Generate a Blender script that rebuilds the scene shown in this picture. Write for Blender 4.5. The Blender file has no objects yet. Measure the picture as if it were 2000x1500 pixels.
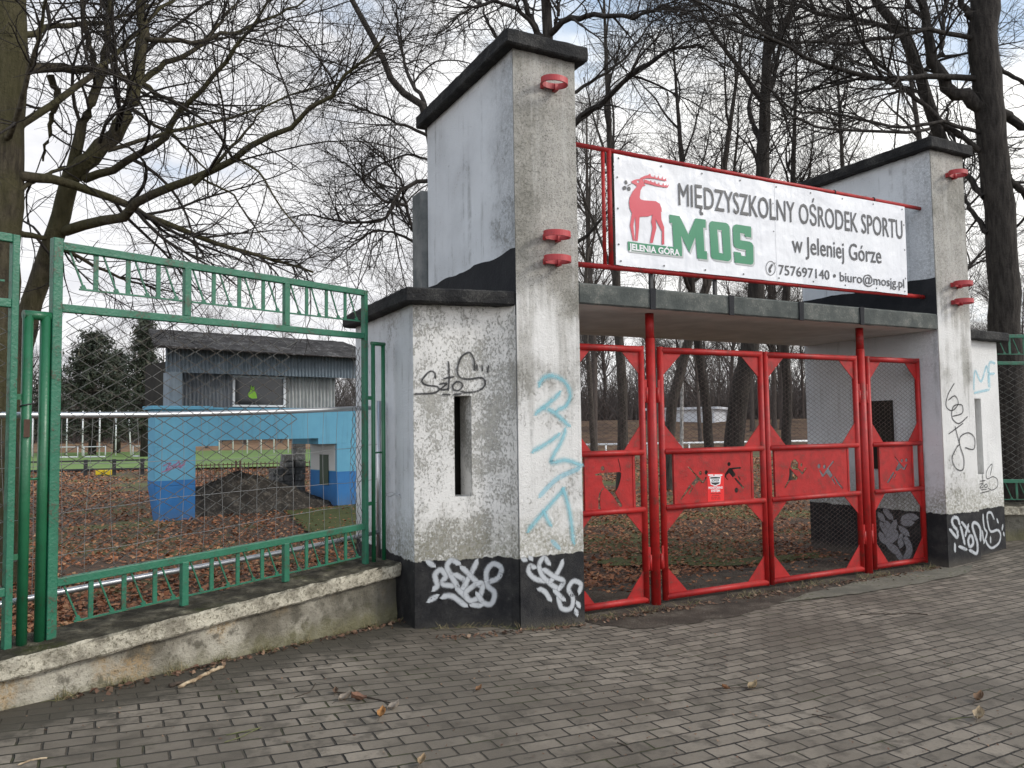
import bpy, bmesh, math, random
import numpy as np
from mathutils import Vector, Matrix
S = bpy.context.scene
COL = S.collection
rnd = random.Random(7)
rng = np.random.default_rng(7)

# ------------------------------------------------------------------ camera
YAW, PIT, ROL, FPX = 0.4868, 0.0563, -0.0141, 1525.74
EYE = Vector((0, 0, 1.6))
_f = Vector((math.sin(YAW)*math.cos(PIT), math.cos(YAW)*math.cos(PIT), math.sin(PIT)))
_r = Vector((math.cos(YAW), -math.sin(YAW), 0)); _u = _r.cross(_f)
_c, _s = math.cos(ROL), math.sin(ROL)
_r, _u = _c*_r + _s*_u, -_s*_r + _c*_u
cd = bpy.data.cameras.new("camera"); cam = bpy.data.objects.new("camera", cd); COL.objects.link(cam)
cd.sensor_width = 36; cd.lens = FPX/2000*36; cd.clip_start = 0.05; cd.clip_end = 3000
m = Matrix.Identity(4)
for i in range(3):
    m[i][0], m[i][1], m[i][2], m[i][3] = _r[i], _u[i], -_f[i], EYE[i]
cam.matrix_world = m
S.camera = cam
# ------------------------------------------------------------------ light
S.view_settings.view_transform = 'Standard'; S.view_settings.look = 'None'
S.view_settings.exposure = 0.14; S.view_settings.gamma = 1
S.cycles.max_bounces = 6; S.cycles.transparent_max_bounces = 24
SUN_AZ = math.atan2(0.80, -0.60)          # clockwise from +Y
SUN_EL = math.radians(32)
sl = bpy.data.lights.new("sun", 'SUN'); sun = bpy.data.objects.new("sun", sl); COL.objects.link(sun)
sl.energy = 1.9; sl.angle = math.radians(14); sl.color = (1, .95, .87)
sd = Vector((math.sin(SUN_AZ)*math.cos(SUN_EL), math.cos(SUN_AZ)*math.cos(SUN_EL), math.sin(SUN_EL)))
sun.rotation_euler = sd.to_track_quat('Z', 'Y').to_euler()
# ------------------------------------------------------------------ node helpers
def nd(t, typ, ins=None, **props):
    n = t.nodes.new(typ)
    for k, v in props.items(): setattr(n, k, v)
    for k, v in (ins or {}).items():
        s = n.inputs[k]
        if isinstance(v, bpy.types.NodeSocket): t.links.new(v, s)
        else: s.default_value = v
    return n
def ma(t, op, a, b=0.0, c=None, clamp=False):
    n = nd(t, 'ShaderNodeMath', {0: a, 1: b}, operation=op, use_clamp=clamp)
    if c is not None:
        if isinstance(c, bpy.types.NodeSocket): t.links.new(c, n.inputs[2])
        else: n.inputs[2].default_value = c
    return n.outputs[0]
def c4(c): return (c[0], c[1], c[2], 1) if not isinstance(c, bpy.types.NodeSocket) else c
def mx(t, f, a, b, blend='MIX'):
    n = nd(t, 'ShaderNodeMix', data_type='RGBA', blend_type=blend)
    for i, v in ((0, f), (6, a), (7, b)):
        if isinstance(v, bpy.types.NodeSocket): t.links.new(v, n.inputs[i])
        else: n.inputs[i].default_value = v if i == 0 else c4(v)
    return n.outputs[2]
def ss(t, v, lo, hi):
    n = nd(t, 'ShaderNodeMapRange', {'Value': v, 'From Min': lo, 'From Max': hi}, interpolation_type='SMOOTHSTEP')
    return n.outputs[0]
def pos(t, scale=(1, 1, 1), rot=(0, 0, 0)):
    g = nd(t, 'ShaderNodeNewGeometry')
    return nd(t, 'ShaderNodeMapping', {'Vector': g.outputs['Position'], 'Scale': scale, 'Rotation': rot}).outputs[0]
def noise(t, v, sc, det=6, rough=.6, dist=0):
    return nd(t, 'ShaderNodeTexNoise', {'Vector': v, 'Scale': sc, 'Detail': det, 'Roughness': rough, 'Distortion': dist}).outputs[0]
def newmat(name):
    m = bpy.data.materials.new(name); m.use_nodes = True
    t = m.node_tree; b = t.nodes['Principled BSDF']
    return m, t, b
def bump(t, b, h, st=.5, dist=.01):
    n = nd(t, 'ShaderNodeBump', {'Height': h, 'Strength': st, 'Distance': dist})
    t.links.new(n.outputs[0], b.inputs['Normal'])
def setc(t, b, c, rough=.8):
    if isinstance(c, bpy.types.NodeSocket): t.links.new(c, b.inputs['Base Color'])
    else: b.inputs['Base Color'].default_value = c4(c)
    if isinstance(rough, bpy.types.NodeSocket): t.links.new(rough, b.inputs['Roughness'])
    else: b.inputs['Roughness'].default_value = rough
# ------------------------------------------------------------------ world
w = bpy.data.worlds.new("World"); S.world = w; w.use_nodes = True
t = w.node_tree; bg = t.nodes['Background']
sky = nd(t, 'ShaderNodeTexSky', sky_type='NISHITA', sun_disc=False, sun_elevation=SUN_EL, sun_rotation=SUN_AZ)
tc = nd(t, 'ShaderNodeTexCoord')
sx = nd(t, 'ShaderNodeSeparateXYZ', {0: tc.outputs['Generated']})
den = ma(t, 'ADD', ma(t, 'MAXIMUM', sx.outputs[2], 0.0), .25)
cv = nd(t, 'ShaderNodeCombineXYZ', {0: ma(t, 'DIVIDE', sx.outputs[0], den), 1: ma(t, 'DIVIDE', sx.outputs[1], den), 2: 0.3})
n1 = noise(t, cv.outputs[0], 1.2, 7, .5, .2)
n2 = noise(t, cv.outputs[0], 4.5, 6, .6, .2)
n1b = ma(t, 'ADD', ma(t, 'MULTIPLY', n1, .75), ma(t, 'MULTIPLY', n2, .25))
cov = ss(t, ma(t, 'SUBTRACT', n1b, ma(t, 'MULTIPLY', ss(t, sx.outputs[2], .28, .50), .20)), .27, .40)
shade = ss(t, n2, .28, .72)
ccol = mx(t, shade, (6.7, 6.75, 7.1), (8.6, 8.6, 8.65))
gd = nd(t, 'ShaderNodeVectorMath', {0: tc.outputs['Generated'], 1: Vector((.82, .42, .38)).normalized()}, operation='DOT_PRODUCT')
glow = ss(t, gd.outputs['Value'], .72, 1.0)
ccol = mx(t, ma(t, 'MULTIPLY', glow, .7), ccol, (11.5, 11.4, 11.0))
sv = nd(t, 'ShaderNodeVectorMath', {0: tc.outputs['Generated'], 1: Vector((-.30, -.80, .52)).normalized()}, operation='DOT_PRODUCT')
lift = ma(t, 'ADD', 1.0, ma(t, 'MULTIPLY', ss(t, sv.outputs['Value'], -.25, .9), 1.0))
ccol = nd(t, 'ShaderNodeVectorMath', {0: ccol, 3: lift}, operation='SCALE').outputs[0]
skyc = mx(t, .62, sky.outputs[0], (5.3, 6.7, 8.5))
t.links.new(mx(t, cov, skyc, ccol), bg.inputs[0]); bg.inputs[1].default_value = 0.118
# ------------------------------------------------------------------ geometry helpers
def ray(px, py): return _f + _r*((px-1000)/FPX) + _u*((750-py)/FPX)
def onX(px, py, X): d = ray(px, py); return EYE + d*(X/d.x)
def onY(px, py, Y): d = ray(px, py); return EYE + d*(Y/d.y)
def onZ(px, py, Z): d = ray(px, py); return EYE + d*((Z-1.6)/d.z)
def at(px, py, depth): return EYE + ray(px, py)*depth
def G(x, y):
    k = max(0.0, min(1.0, (y-.8)/3.6)); k = k*k*(3-2*k)
    a = max(0.0, 3.5-x, x-8.3)
    return .058*min(a, 4.5)*k

def tag(o, label=None, cat=None, group=None, kind=None):
    for k, v in (('label', label), ('category', cat), ('group', group), ('kind', kind)):
        if v: o[k] = v
    return o
def thing(name, loc, label, cat, group=None):
    o = bpy.data.objects.new(name, None); COL.objects.link(o); o.location = loc; o.empty_display_size = .2
    return tag(o, label, cat, group)

class MB:
    def __init__(s): s.v = []; s.f = []; s.sm = []; s.uv = None
    def add(s, vs, fs, smooth=False):
        b = len(s.v); s.v += [tuple(x) for x in vs]
        for f in fs: s.f.append([i+b for i in f]); s.sm.append(smooth)
    def box(s, a, b):
        x0, y0, z0 = a; x1, y1, z1 = b
        s.hexa([(x0,y0,z0),(x1,y0,z0),(x1,y1,z0),(x0,y1,z0),(x0,y0,z1),(x1,y0,z1),(x1,y1,z1),(x0,y1,z1)])
    def hexa(s, p): s.add(p, [(3,2,1,0),(4,5,6,7),(0,1,5,4),(1,2,6,5),(2,3,7,6),(3,0,4,7)])
    def prism(s, poly, z0, z1):
        n = len(poly); f0 = z0 if callable(z0) else (lambda x, y: z0); f1 = z1 if callable(z1) else (lambda x, y: z1)
        v = [(x, y, f0(x, y)) for x, y in poly] + [(x, y, f1(x, y)) for x, y in poly]
        s.add(v, [tuple(reversed(range(n))), tuple(range(n, 2*n))] + [(i, (i+1) % n, n+(i+1) % n, n+i) for i in range(n)])
    def slab(s, poly, off):                    # poly: 3-D points in a plane, extruded by off
        n = len(poly); off = Vector(off); v = [Vector(p) for p in poly]; v = v + [p+off for p in v]
        s.add(v, [tuple(reversed(range(n))), tuple(range(n, 2*n))] + [(i, (i+1) % n, n+(i+1) % n, n+i) for i in range(n)])
    def bar(s, p0, p1, w, d, nrm):             # flat bar: w in plane, d along nrm
        p0 = Vector(p0); p1 = Vector(p1); t = (p1-p0).normalized(); nrm = Vector(nrm).normalized(); q = t.cross(nrm).normalized()*(w/2); e = nrm*(d/2)
        s.hexa([p0-q-e, p0+q-e, p0+q+e, p0-q+e, p1-q-e, p1+q-e, p1+q+e, p1-q+e])
    def tube(s, pts, r, n=8, caps=True):
        pts = [Vector(p) for p in pts]; k = len(pts); rs = r if isinstance(r, (list, tuple)) else [r]*k
        b = len(s.v); up = None
        for i, p in enumerate(pts):
            tg = (pts[min(i+1, k-1)]-pts[max(i-1, 0)]).normalized()
            if up is None:
                up = Vector((0, 0, 1)) if abs(tg.z) < .9 else Vector((1, 0, 0))
            a = (up - tg*up.dot(tg)).normalized(); c = tg.cross(a); up = a
            for j in range(n):
                th = 2*math.pi*j/n; s.v.append(tuple(p + (a*math.cos(th)+c*math.sin(th))*rs[i]))
        for i in range(k-1):
            for j in range(n):
                s.f.append([b+i*n+j, b+i*n+(j+1) % n, b+(i+1)*n+(j+1) % n, b+(i+1)*n+j]); s.sm.append(True)
        if caps:
            s.f.append([b+j for j in reversed(range(n))]); s.sm.append(False)
            s.f.append([b+(k-1)*n+j for j in range(n)]); s.sm.append(False)
    def build(s, name, mat, parent=None, bevel=0, recalc=True):
        me = bpy.data.meshes.new(name)
        off = Vector(parent_loc(parent)) if parent else Vector((0, 0, 0))
        me.from_pydata([(x-off.x, y-off.y, z-off.z) for x, y, z in s.v], [], s.f)
        me.polygons.foreach_set('use_smooth', s.sm)
        if recalc:
            bm = bmesh.new(); bm.from_mesh(me); bmesh.ops.recalc_face_normals(bm, faces=bm.faces); bm.to_mesh(me); bm.free()
        return link(name, me, mat, parent, bevel)
def parent_loc(p):
    v = Vector((0, 0, 0))
    while p: v = v + p.location; p = p.parent
    return v
def link(name, me, mat, parent=None, bevel=0):
    o = bpy.data.objects.new(name, me); COL.objects.link(o)
    if mat: me.materials.append(mat)
    if parent: o.parent = parent
    if bevel:
        b = o.modifiers.new('bevel', 'BEVEL'); b.width = bevel; b.segments = 2; b.limit_method = 'ANGLE'
    return o
from mathutils import noise as mn
def rough_slab(name, poly, z0, z1, mat, parent, cell=.05, amp=.012, fr=6.0, seed=0):
    """a cast slab with chipped, uneven edges: subdivided and worn by noise"""
    m_ = MB(); m_.prism(poly, z0, z1); me = bpy.data.meshes.new(name)
    me.from_pydata(m_.v, [], m_.f); bm = bmesh.new(); bm.from_mesh(me)
    bmesh.ops.recalc_face_normals(bm, faces=bm.faces)
    bmesh.ops.bevel(bm, geom=list(bm.edges), offset=.012, segments=1, affect='EDGES')
    for _ in range(7):
        es = [e for e in bm.edges if e.calc_length() > cell*1.5]
        if not es: break
        bmesh.ops.subdivide_edges(bm, edges=es, cuts=1)
        bmesh.ops.triangulate(bm, faces=[f for f in bm.faces if len(f.verts) > 4])
    bm.normal_update()
    for v in bm.verts:
        p = v.co*fr + Vector((seed*7.1, 0, 0)); v.co = v.co + v.normal*(mn.noise(p)*amp + mn.noise(p*3.1)*amp*.6)
    off = parent_loc(parent) if parent else Vector((0, 0, 0))
    for v in bm.verts: v.co -= off
    bm.to_mesh(me); bm.free()
    return link(name, me, mat, parent)

# ------------------------------------------------------------------ materials
def paint(name, col, rough=.45, wear=.35, under=(.10, .07, .05), bumps=.25, vary=.25, spec=.5, thr=.70):
    m, t, b = newmat(name); p = pos(t)
    n = noise(t, p, 9, 5); n2_ = noise(t, p, 70, 4)
    c = mx(t, ma(t, 'MULTIPLY', ss(t, n, .35, .75), vary), col, tuple(x*.55 for x in col))
    chip = ma(t, 'MULTIPLY', ss(t, ma(t, 'ADD', ma(t, 'MULTIPLY', n, .5), ma(t, 'MULTIPLY', n2_, .5)), thr-.1, thr-.07), wear)
    c = mx(t, chip, c, under)
    setc(t, b, c, ma(t, 'ADD', ma(t, 'MULTIPLY', n2_, .25), rough-.12))
    b.inputs['Specular IOR Level'].default_value = spec
    bump(t, b, ma(t, 'ADD', n2_, ma(t, 'MULTIPLY', n, 2)), bumps, .004)
    return m
def plaster(name, kind):
    """lime-white painted render: black plinth, peeled patches, streaks of dirt"""
    m, t, b = newmat(name); p = pos(t)
    sp = nd(t, 'ShaderNodeSeparateXYZ', {0: p}); z = sp.outputs[2]
    big = noise(t, p, 1.7, 4, .55); mid = noise(t, p, 7, 6, .65); fine = noise(t, p, 36, 8, .70, .5); grit = noise(t, p, 160, 3, .6)
    streak = noise(t, pos(t, (11, 11, .7)), 1.0, 5, .6)
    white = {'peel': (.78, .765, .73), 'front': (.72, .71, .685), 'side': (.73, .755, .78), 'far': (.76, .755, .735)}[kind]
    c = mx(t, ss(t, big, .35, .7), white, tuple(x*.86 for x in white))
    # dirt streaks running down
    sa = {'peel': .35, 'front': .6, 'side': .45, 'far': .35}[kind]
    c = mx(t, ma(t, 'MULTIPLY', ma(t, 'MULTIPLY', ss(t, streak, .52, .72), ss(t, mid, .35, .62)), sa), c, (.17, .175, .17))
    # flaked paint
    fl_ = noise(t, pos(t, (1.25, 1.25, .85)), 52, 8, .74)
    k1, k2 = {'peel': (.529, .565), 'front': (.575, .615), 'side': (.60, .635), 'far': (.62, .65)}[kind]
    fl = ma(t, 'ADD', ma(t, 'MULTIPLY', fl_, .50), ma(t, 'ADD', ma(t, 'MULTIPLY', mid, .20), ma(t, 'MULTIPLY', big, .30)))
    flake = ss(t, fl, k1-.02, k2-.035)
    under = mx(t, ss(t, fine, .3, .7), (.22, .21, .18), (.45, .435, .385))
    c = mx(t, ma(t, 'MULTIPLY', flake, {'peel': .78, 'front': .75, 'side': .7, 'far': .75}[kind]), c, under)
    if kind == 'front':
        zz = ma(t, 'ADD', z, ma(t, 'MULTIPLY', ma(t, 'SUBTRACT', ma(t, 'ADD', big, ma(t, 'MULTIPLY', streak, .8)), .9), 3.4))
        cm = ss(t, zz, 1.7, 2.9)
        peb = nd(t, 'ShaderNodeTexVoronoi', {'Vector': p, 'Scale': 75.0})
        conc = mx(t, ss(t, ma(t, 'ADD', ma(t, 'MULTIPLY', fine, .6), ma(t, 'MULTIPLY', mid, .4)), .36, .64), (.075, .072, .062), (.36, .345, .305))
        conc = mx(t, ma(t, 'MULTIPLY', ss(t, peb.outputs['Distance'], .15, .5), .5), conc, (.56, .54, .50))
        conc = mx(t, ma(t, 'MULTIPLY', ss(t, big, .45, .68), .5), conc, (.15, .145, .115))
        conc = mx(t, ma(t, 'MULTIPLY', ss(t, streak, .50, .66), .35), conc, (.55, .54, .51))
        c = mx(t, ma(t, 'MULTIPLY', cm, ss(t, fine, .16, .42)), c, conc)
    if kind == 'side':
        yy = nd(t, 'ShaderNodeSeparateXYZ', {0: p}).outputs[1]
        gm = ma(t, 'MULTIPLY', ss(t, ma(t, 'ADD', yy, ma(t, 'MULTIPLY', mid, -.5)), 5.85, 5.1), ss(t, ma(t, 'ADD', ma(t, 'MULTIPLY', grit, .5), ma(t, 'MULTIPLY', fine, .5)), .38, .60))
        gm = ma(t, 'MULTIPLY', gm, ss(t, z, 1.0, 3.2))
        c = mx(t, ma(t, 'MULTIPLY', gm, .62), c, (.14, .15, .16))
    # dark speckles (pits)
    pits = ss(t, fine, .655, .70)
    c = mx(t, ma(t, 'MULTIPLY', pits, .65), c, (.07, .07, .07))
    # moss and splash dirt above the plinth
    low = ma(t, 'MULTIPLY', ss(t, ma(t, 'ADD', z, ma(t, 'MULTIPLY', mid, -.7)), .72, .28), ss(t, fine, .35, .6))
    c = mx(t, ma(t, 'MULTIPLY', low, .75), c, (.20, .19, .13))
    # black plinth with a hand-painted edge
    zb = ma(t, 'ADD', z, ma(t, 'ADD', ma(t, 'MULTIPLY', ma(t, 'SUBTRACT', mid, .5), .07), ma(t, 'MULTIPLY', ma(t, 'SUBTRACT', fine, .5), .035)))
    blk = ss(t, zb, .586, .578)
    bc = mx(t, ss(t, mid, .35, .75), (.018, .018, .020), (.045, .044, .043))
    bc = mx(t, ma(t, 'MULTIPLY', ss(t, fine, .64, .70), .5), bc, (.22, .21, .20))
    bc = mx(t, ma(t, 'MULTIPLY', ss(t, z, .13, -.02), .6), bc, (.13, .115, .095))
    c = mx(t, blk, c, bc)
    setc(t, b, c, .9); b.inputs['Specular IOR Level'].default_value = .25
    h = ma(t, 'ADD', ma(t, 'MULTIPLY', flake, -.5), ma(t, 'ADD', ma(t, 'MULTIPLY', fine, .9), ma(t, 'MULTIPLY', grit, .55)))
    bump(t, b, h, .8, .016)
    return m
M = {}
M['peel'] = plaster('peeling_plaster', 'peel'); M['front'] = plaster('bare_concrete_plaster', 'front')
M['side'] = plaster('whitewashed_plaster', 'side'); M['far'] = plaster('white_plaster', 'far')
def simple_noise(name, a, b_, sc=8, rough=.9, bst=.6, bd=.012, a2=None, fine=40, spec=.3):
    m, t, b = newmat(name); p = pos(t)
    n = noise(t, p, sc, 7, .62); f = noise(t, p, fine, 5, .7)
    c = mx(t, ss(t, n, .32, .70), a, b_)
    if a2: c = mx(t, ss(t, ma(t, 'ADD', ma(t, 'MULTIPLY', f, .6), ma(t, 'MULTIPLY', n, .4)), .53, .60), c, a2)
    setc(t, b, c, rough); b.inputs['Specular IOR Level'].default_value = spec
    bump(t, b, ma(t, 'ADD', ma(t, 'MULTIPLY', n, 1.5), f), bst, bd)
    return m
M['cap'] = simple_noise('bitumen_concrete', (.012, .012, .013), (.035, .034, .033), 5, .85, .9, .02, (.06, .058, .054), 55)
M['tar'] = simple_noise('tar_paint', (.010, .011, .014), (.018, .019, .022), 6, .8, .4, .01)
M['felt'] = simple_noise('roofing_felt', (.060, .068, .064), (.11, .118, .108), 6, .85, .6, .01, (.15, .15, .135), 60)
M['soffit'] = simple_noise('soffit_plaster', (.54, .53, .51), (.68, .665, .64), 3, .9, .3, .01)
M['fin'] = simple_noise('dark_render', (.10, .11, .11), (.22, .225, .22), 4, .9, .5, .01)
M['dark'] = simple_noise('dark_interior', (.016, .014, .012), (.028, .025, .02), 4, .9, .2, .01)
M['red'] = paint('red_gate_paint', (.37, .014, .013), .50, .55, (.13, .045, .03), .6, .8, spec=.35, thr=.665)
M['redflag'] = paint('red_bracket_paint', (.40, .03, .035), .5, .5, (.10, .05, .05), .25, .4)
M['green'] = paint('green_fence_paint', (.017, .132, .074), .42, .85, (.05, .06, .035), .7, .6, thr=.66)
M['pipe_green'] = paint('green_pipe_paint', (.014, .115, .050), .36, .6, (.04, .06, .03), .4, .45)
M['wire'] = paint('galvanised_wire', (.095, .096, .090), .42, .8, (.06, .045, .03), .1, .5, thr=.6)
M['gatewire'] = paint('rusty_gate_wire', (.085, .05, .045), .6, .6, (.05, .03, .02), .1, .5, thr=.6)
M['thinwire'] = paint('thin_steel_wire', (.22, .22, .215), .4, .3, (.1, .08, .06), .1, .3)
m, t, b = newmat('galvanised_pipe'); setc(t, b, mx(t, noise(t, pos(t), 12), (.42, .43, .45), (.62, .63, .65)), .32); b.inputs['Metallic'].default_value = .85; M['galv'] = m
M['white_metal'] = paint('white_metal', (.72, .73, .74), .4, .2, (.3, .3, .3), .1, .2)
M['black_metal'] = paint('black_metal', (.02, .02, .022), .5, .2, (.05, .05, .05), .1, .2)
M['rust'] = paint('rusty_iron', (.075, .04, .025), .8, .4, (.12, .05, .02), .2, .5)
M['yellow'] = paint('yellow_plastic', (.75, .55, .02), .5, .1, (.4, .3, .02), .1, .2)
# blue stand
def blue(name):
    m, t, b = newmat(name); p = pos(t); z = nd(t, 'ShaderNodeSeparateXYZ', {0: p}).outputs[2]
    n = noise(t, p, 2.2, 6); f = noise(t, p, 30, 4); st = noise(t, pos(t, (9, 9, .6)), 1, 4)
    up = mx(t, ss(t, n, .3, .7), (.105, .315, .46), (.125, .355, .50)); dn = mx(t, ss(t, n, .3, .7), (.02, .135, .36), (.03, .165, .41))
    c = mx(t, ss(t, ma(t, 'ADD', z, ma(t, 'MULTIPLY', n, .006)), .722, .726), dn, up)
    c = mx(t, ma(t, 'MULTIPLY', ss(t, st, .55, .75), .3), c, (.06, .12, .16))
    c = mx(t, ma(t, 'MULTIPLY', ss(t, z, .30, .0), ma(t, 'MULTIPLY', f, .6)), c, (.10, .10, .10))
    setc(t, b, c, .8); bump(t, b, f, .3, .006); return m
M['blue'] = blue('blue_render')
def corr(name, a, b_):
    m, t, b = newmat(name); p = pos(t); n = noise(t, pos(t, (14, 14, .8)), 1, 5); f = noise(t, p, 5, 5)
    setc(t, b, mx(t, ss(t, ma(t, 'ADD', ma(t, 'MULTIPLY', n, .6), ma(t, 'MULTIPLY', f, .4)), .36, .66), a, b_), .55); return m
M['corr_grey'] = corr('grey_corrugated_sheet', (.30, .30, .29), (.48, .48, .46))
M['corr_blue'] = corr('blue_grey_corrugated_sheet', (.115, .155, .19), (.19, .235, .275))
M['corr_dark'] = corr('dark_corrugated_sheet', (.13, .14, .155), (.18, .19, .20))
m, t, b = newmat('window_glass'); setc(t, b, (.02, .022, .024), .06); b.inputs['Specular IOR Level'].default_value = .45; M['glass'] = m
M['vest'] = paint('fluorescent_cloth', (.24, .50, .05), .8, 0, (.3, .6, .02), .2, .3)
M['roof_dark'] = simple_noise('old_roof_sheet', (.022, .019, .018), (.055, .048, .044), 3, .9, .8, .02, (.15, .145, .14), 14)
M['block'] = simple_noise('concrete_block', (.06, .06, .06), (.20, .195, .185), 3, .9, .5, .01, (.32, .31, .30), 20)
M['soil_pile'] = simple_noise('black_soil', (.036, .031, .026), (.085, .074, .062), 4, .95, 1, .08, (.16, .14, .115), 14)
# old concrete fence wall
def concrete(name, coping):
    m, t, b = newmat(name); p = pos(t); z = nd(t, 'ShaderNodeSeparateXYZ', {0: p}).outputs[2]
    big = noise(t, p, 2.1, 5, .6); mid = noise(t, p, 8, 7, .65); fine = noise(t, p, 50, 6, .7); gr = noise(t, p, 150, 3)
    och = noise(t, p, 3.3, 3, .5)
    if coping:
        c = mx(t, ss(t, mid, .3, .66), (.20, .18, .14), (.56, .52, .42))
        c = mx(t, ma(t, 'MULTIPLY', ss(t, fine, .5, .62), .8), c, (.12, .11, .075))
        nz = nd(t, 'ShaderNodeSeparateXYZ', {0: nd(t, 'ShaderNodeNewGeometry').outputs['Normal']}).outputs[2]
        topm = ss(t, nz, .55, .9)
        top = mx(t, ss(t, mid, .4, .66), (.034, .030, .021), (.12, .108, .078))
        top = mx(t, ma(t, 'MULTIPLY', ss(t, big, .52, .66), ss(t, fine, .35, .55)), top, (.035, .040, .010))
        top = mx(t, ma(t, 'MULTIPLY', ss(t, mid, .58, .72), ss(t, fine, .4, .6)), top, (.34, .31, .22))
        c = mx(t, topm, c, top)
    else:
        c = mx(t, ss(t, big, .36, .68), (.15, .135, .105), (.47, .44, .365))
        c = mx(t, ma(t, 'MULTIPLY', ma(t, 'MULTIPLY', ss(t, och, .55, .72), ss(t, fine, .35, .6)), .75), c, (.40, .27, .13))
        c = mx(t, ma(t, 'MULTIPLY', ss(t, mid, .50, .64), .85), c, (.105, .095, .075))
        c = mx(t, ma(t, 'MULTIPLY', ss(t, fine, .58, .66), .7), c, (.07, .065, .05))
        x_ = nd(t, 'ShaderNodeSeparateXYZ', {0: p}).outputs[0]
        c = mx(t, ma(t, 'MULTIPLY', ss(t, ma(t, 'ADD', x_, ma(t, 'MULTIPLY', mid, 1.2)), 1.7, 2.7), .75), c, (.08, .075, .06))
        c = mx(t, ma(t, 'MULTIPLY', ss(t, ma(t, 'ADD', z, ma(t, 'MULTIPLY', mid, -.25)), .16, .02), .7), c, (.16, .15, .08))
    setc(t, b, c, .95); b.inputs['Specular IOR Level'].default_value = .2
    bump(t, b, ma(t, 'ADD', ma(t, 'MULTIPLY', mid, 2.2), ma(t, 'ADD', fine, ma(t, 'MULTIPLY', gr, .5))), .8, .02)
    return m
M['wall'] = concrete('old_concrete', False); M['coping'] = concrete('weathered_coping', True)
# pavers
m, t, b = newmat('concrete_pavers'); p = pos(t)
wob = nd(t, 'ShaderNodeTexNoise', {'Vector': p, 'Scale': 1.6, 'Detail': 3.0})
wv = nd(t, 'ShaderNodeVectorMath', {0: wob.outputs['Color'], 1: (.5, .5, .5)}, operation='SUBTRACT').outputs[0]
wv2 = nd(t, 'ShaderNodeVectorMath', {0: wv, 3: .035}, operation='SCALE').outputs[0]
fw = nd(t, 'ShaderNodeTexNoise', {'Vector': p, 'Scale': 26.0, 'Detail': 3.0})
fv = nd(t, 'ShaderNodeVectorMath', {0: nd(t, 'ShaderNodeVectorMath', {0: fw.outputs['Color'], 1: (.5, .5, .5)}, operation='SUBTRACT').outputs[0], 3: .010}, operation='SCALE').outputs[0]
pv = nd(t, 'ShaderNodeVectorMath', {0: p, 1: wv2}, operation='ADD').outputs[0]
pv = nd(t, 'ShaderNodeVectorMath', {0: pv, 1: fv}, operation='ADD').outputs[0]
def bricks(ms, sm, c1, c2, mo):
    return nd(t, 'ShaderNodeTexBrick', {'Vector': pv, 'Color1': c4(c1), 'Color2': c4(c2), 'Mortar': c4(mo), 'Scale': 1.0, 'Mortar Size': ms, 'Mortar Smooth': sm, 'Bias': 0.0, 'Brick Width': .20, 'Row Height': .10}, offset=.5)
bk = bricks(.0070, .35, (.136, .114, .088), (.245, .208, .163), (.013, .0105, .0075))
big = noise(t, p, .75, 5, .6); mid = noise(t, p, 7, 6, .65); fine = noise(t, p, 60, 5, .7); gr = noise(t, p, 240, 2)
c = mx(t, ma(t, 'MULTIPLY', ss(t, fine, .42, .68), .35), bk.outputs['Color'], (.11, .10, .088))
c = mx(t, ma(t, 'MULTIPLY', ss(t, gr, .58, .7), .25), c, (.33, .31, .29))
c = mx(t, ma(t, 'MULTIPLY', ss(t, mid, .48, .64), .65), c, (.058, .049, .038))
c = mx(t, ma(t, 'MULTIPLY', ss(t, big, .42, .60), .62), c, (.084, .070, .053))
ff = ma(t, 'MULTIPLY', ss(t, noise(t, p, 3.1, 4), .54, .66), bk.outputs['Fac'])
c = mx(t, ff, c, (.050, .052, .020))
# soil washed along the foot of the fence wall
sq = nd(t, 'ShaderNodeSeparateXYZ', {0: p})
dw = ma(t, 'ADD', ma(t, 'MULTIPLY', sq.outputs[0], -.458), ma(t, 'MULTIPLY', sq.outputs[1], .889))
soil = ma(t, 'MULTIPLY', ss(t, ma(t, 'ADD', dw, ma(t, 'MULTIPLY', ma(t, 'SUBTRACT', mid, .5), .55)), 3.86, 4.16), ss(t, sq.outputs[0], 2.6, 2.0))
c = mx(t, ma(t, 'MULTIPLY', soil, .92), c, mx(t, fine, (.035, .030, .022), (.075, .066, .050)))
damp = ss(t, big, .42, .62)
setc(t, b, c, ma(t, 'SUBTRACT', .86, ma(t, 'MULTIPLY', damp, .20)))
b.inputs['Specular IOR Level'].default_value = .35
bh = bricks(.0075, .8, (1, 1, 1), (.72, .72, .72), (0, 0, 0))
hh = ma(t, 'ADD', ma(t, 'MULTIPLY', bh.outputs['Color'], ma(t, 'SUBTRACT', 1.5, soil)), ma(t, 'ADD', ma(t, 'MULTIPLY', fine, .18), ma(t, 'ADD', ma(t, 'MULTIPLY', gr, .12), ma(t, 'MULTIPLY', mid, .5))))
bump(t, b, hh, .95, .014); M['paver'] = m
M['dirt'] = simple_noise('trodden_dirt', (.038, .029, .022), (.085, .068, .051), 4, .95, .8, .015, (.12, .105, .085), 60)
M['apron'] = simple_noise('old_concrete_apron', (.10, .095, .075), (.19, .175, .14), 3, .95, .5, .01, (.06, .065, .03), 30)
m, t, b = newmat('park_soil'); p = pos(t); q = nd(t, 'ShaderNodeSeparateXYZ', {0: p})
n = noise(t, p, .5, 6, .6); f = noise(t, p, 14, 5, .7); g_ = noise(t, p, .13, 4)
c = mx(t, ss(t, f, .35, .65), (.045, .027, .018), (.125, .068, .036))
c = mx(t, ma(t, 'MULTIPLY', ss(t, n, .47, .60), .9), c, mx(t, f, (.06, .068, .016), (.13, .135, .034)))
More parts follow.
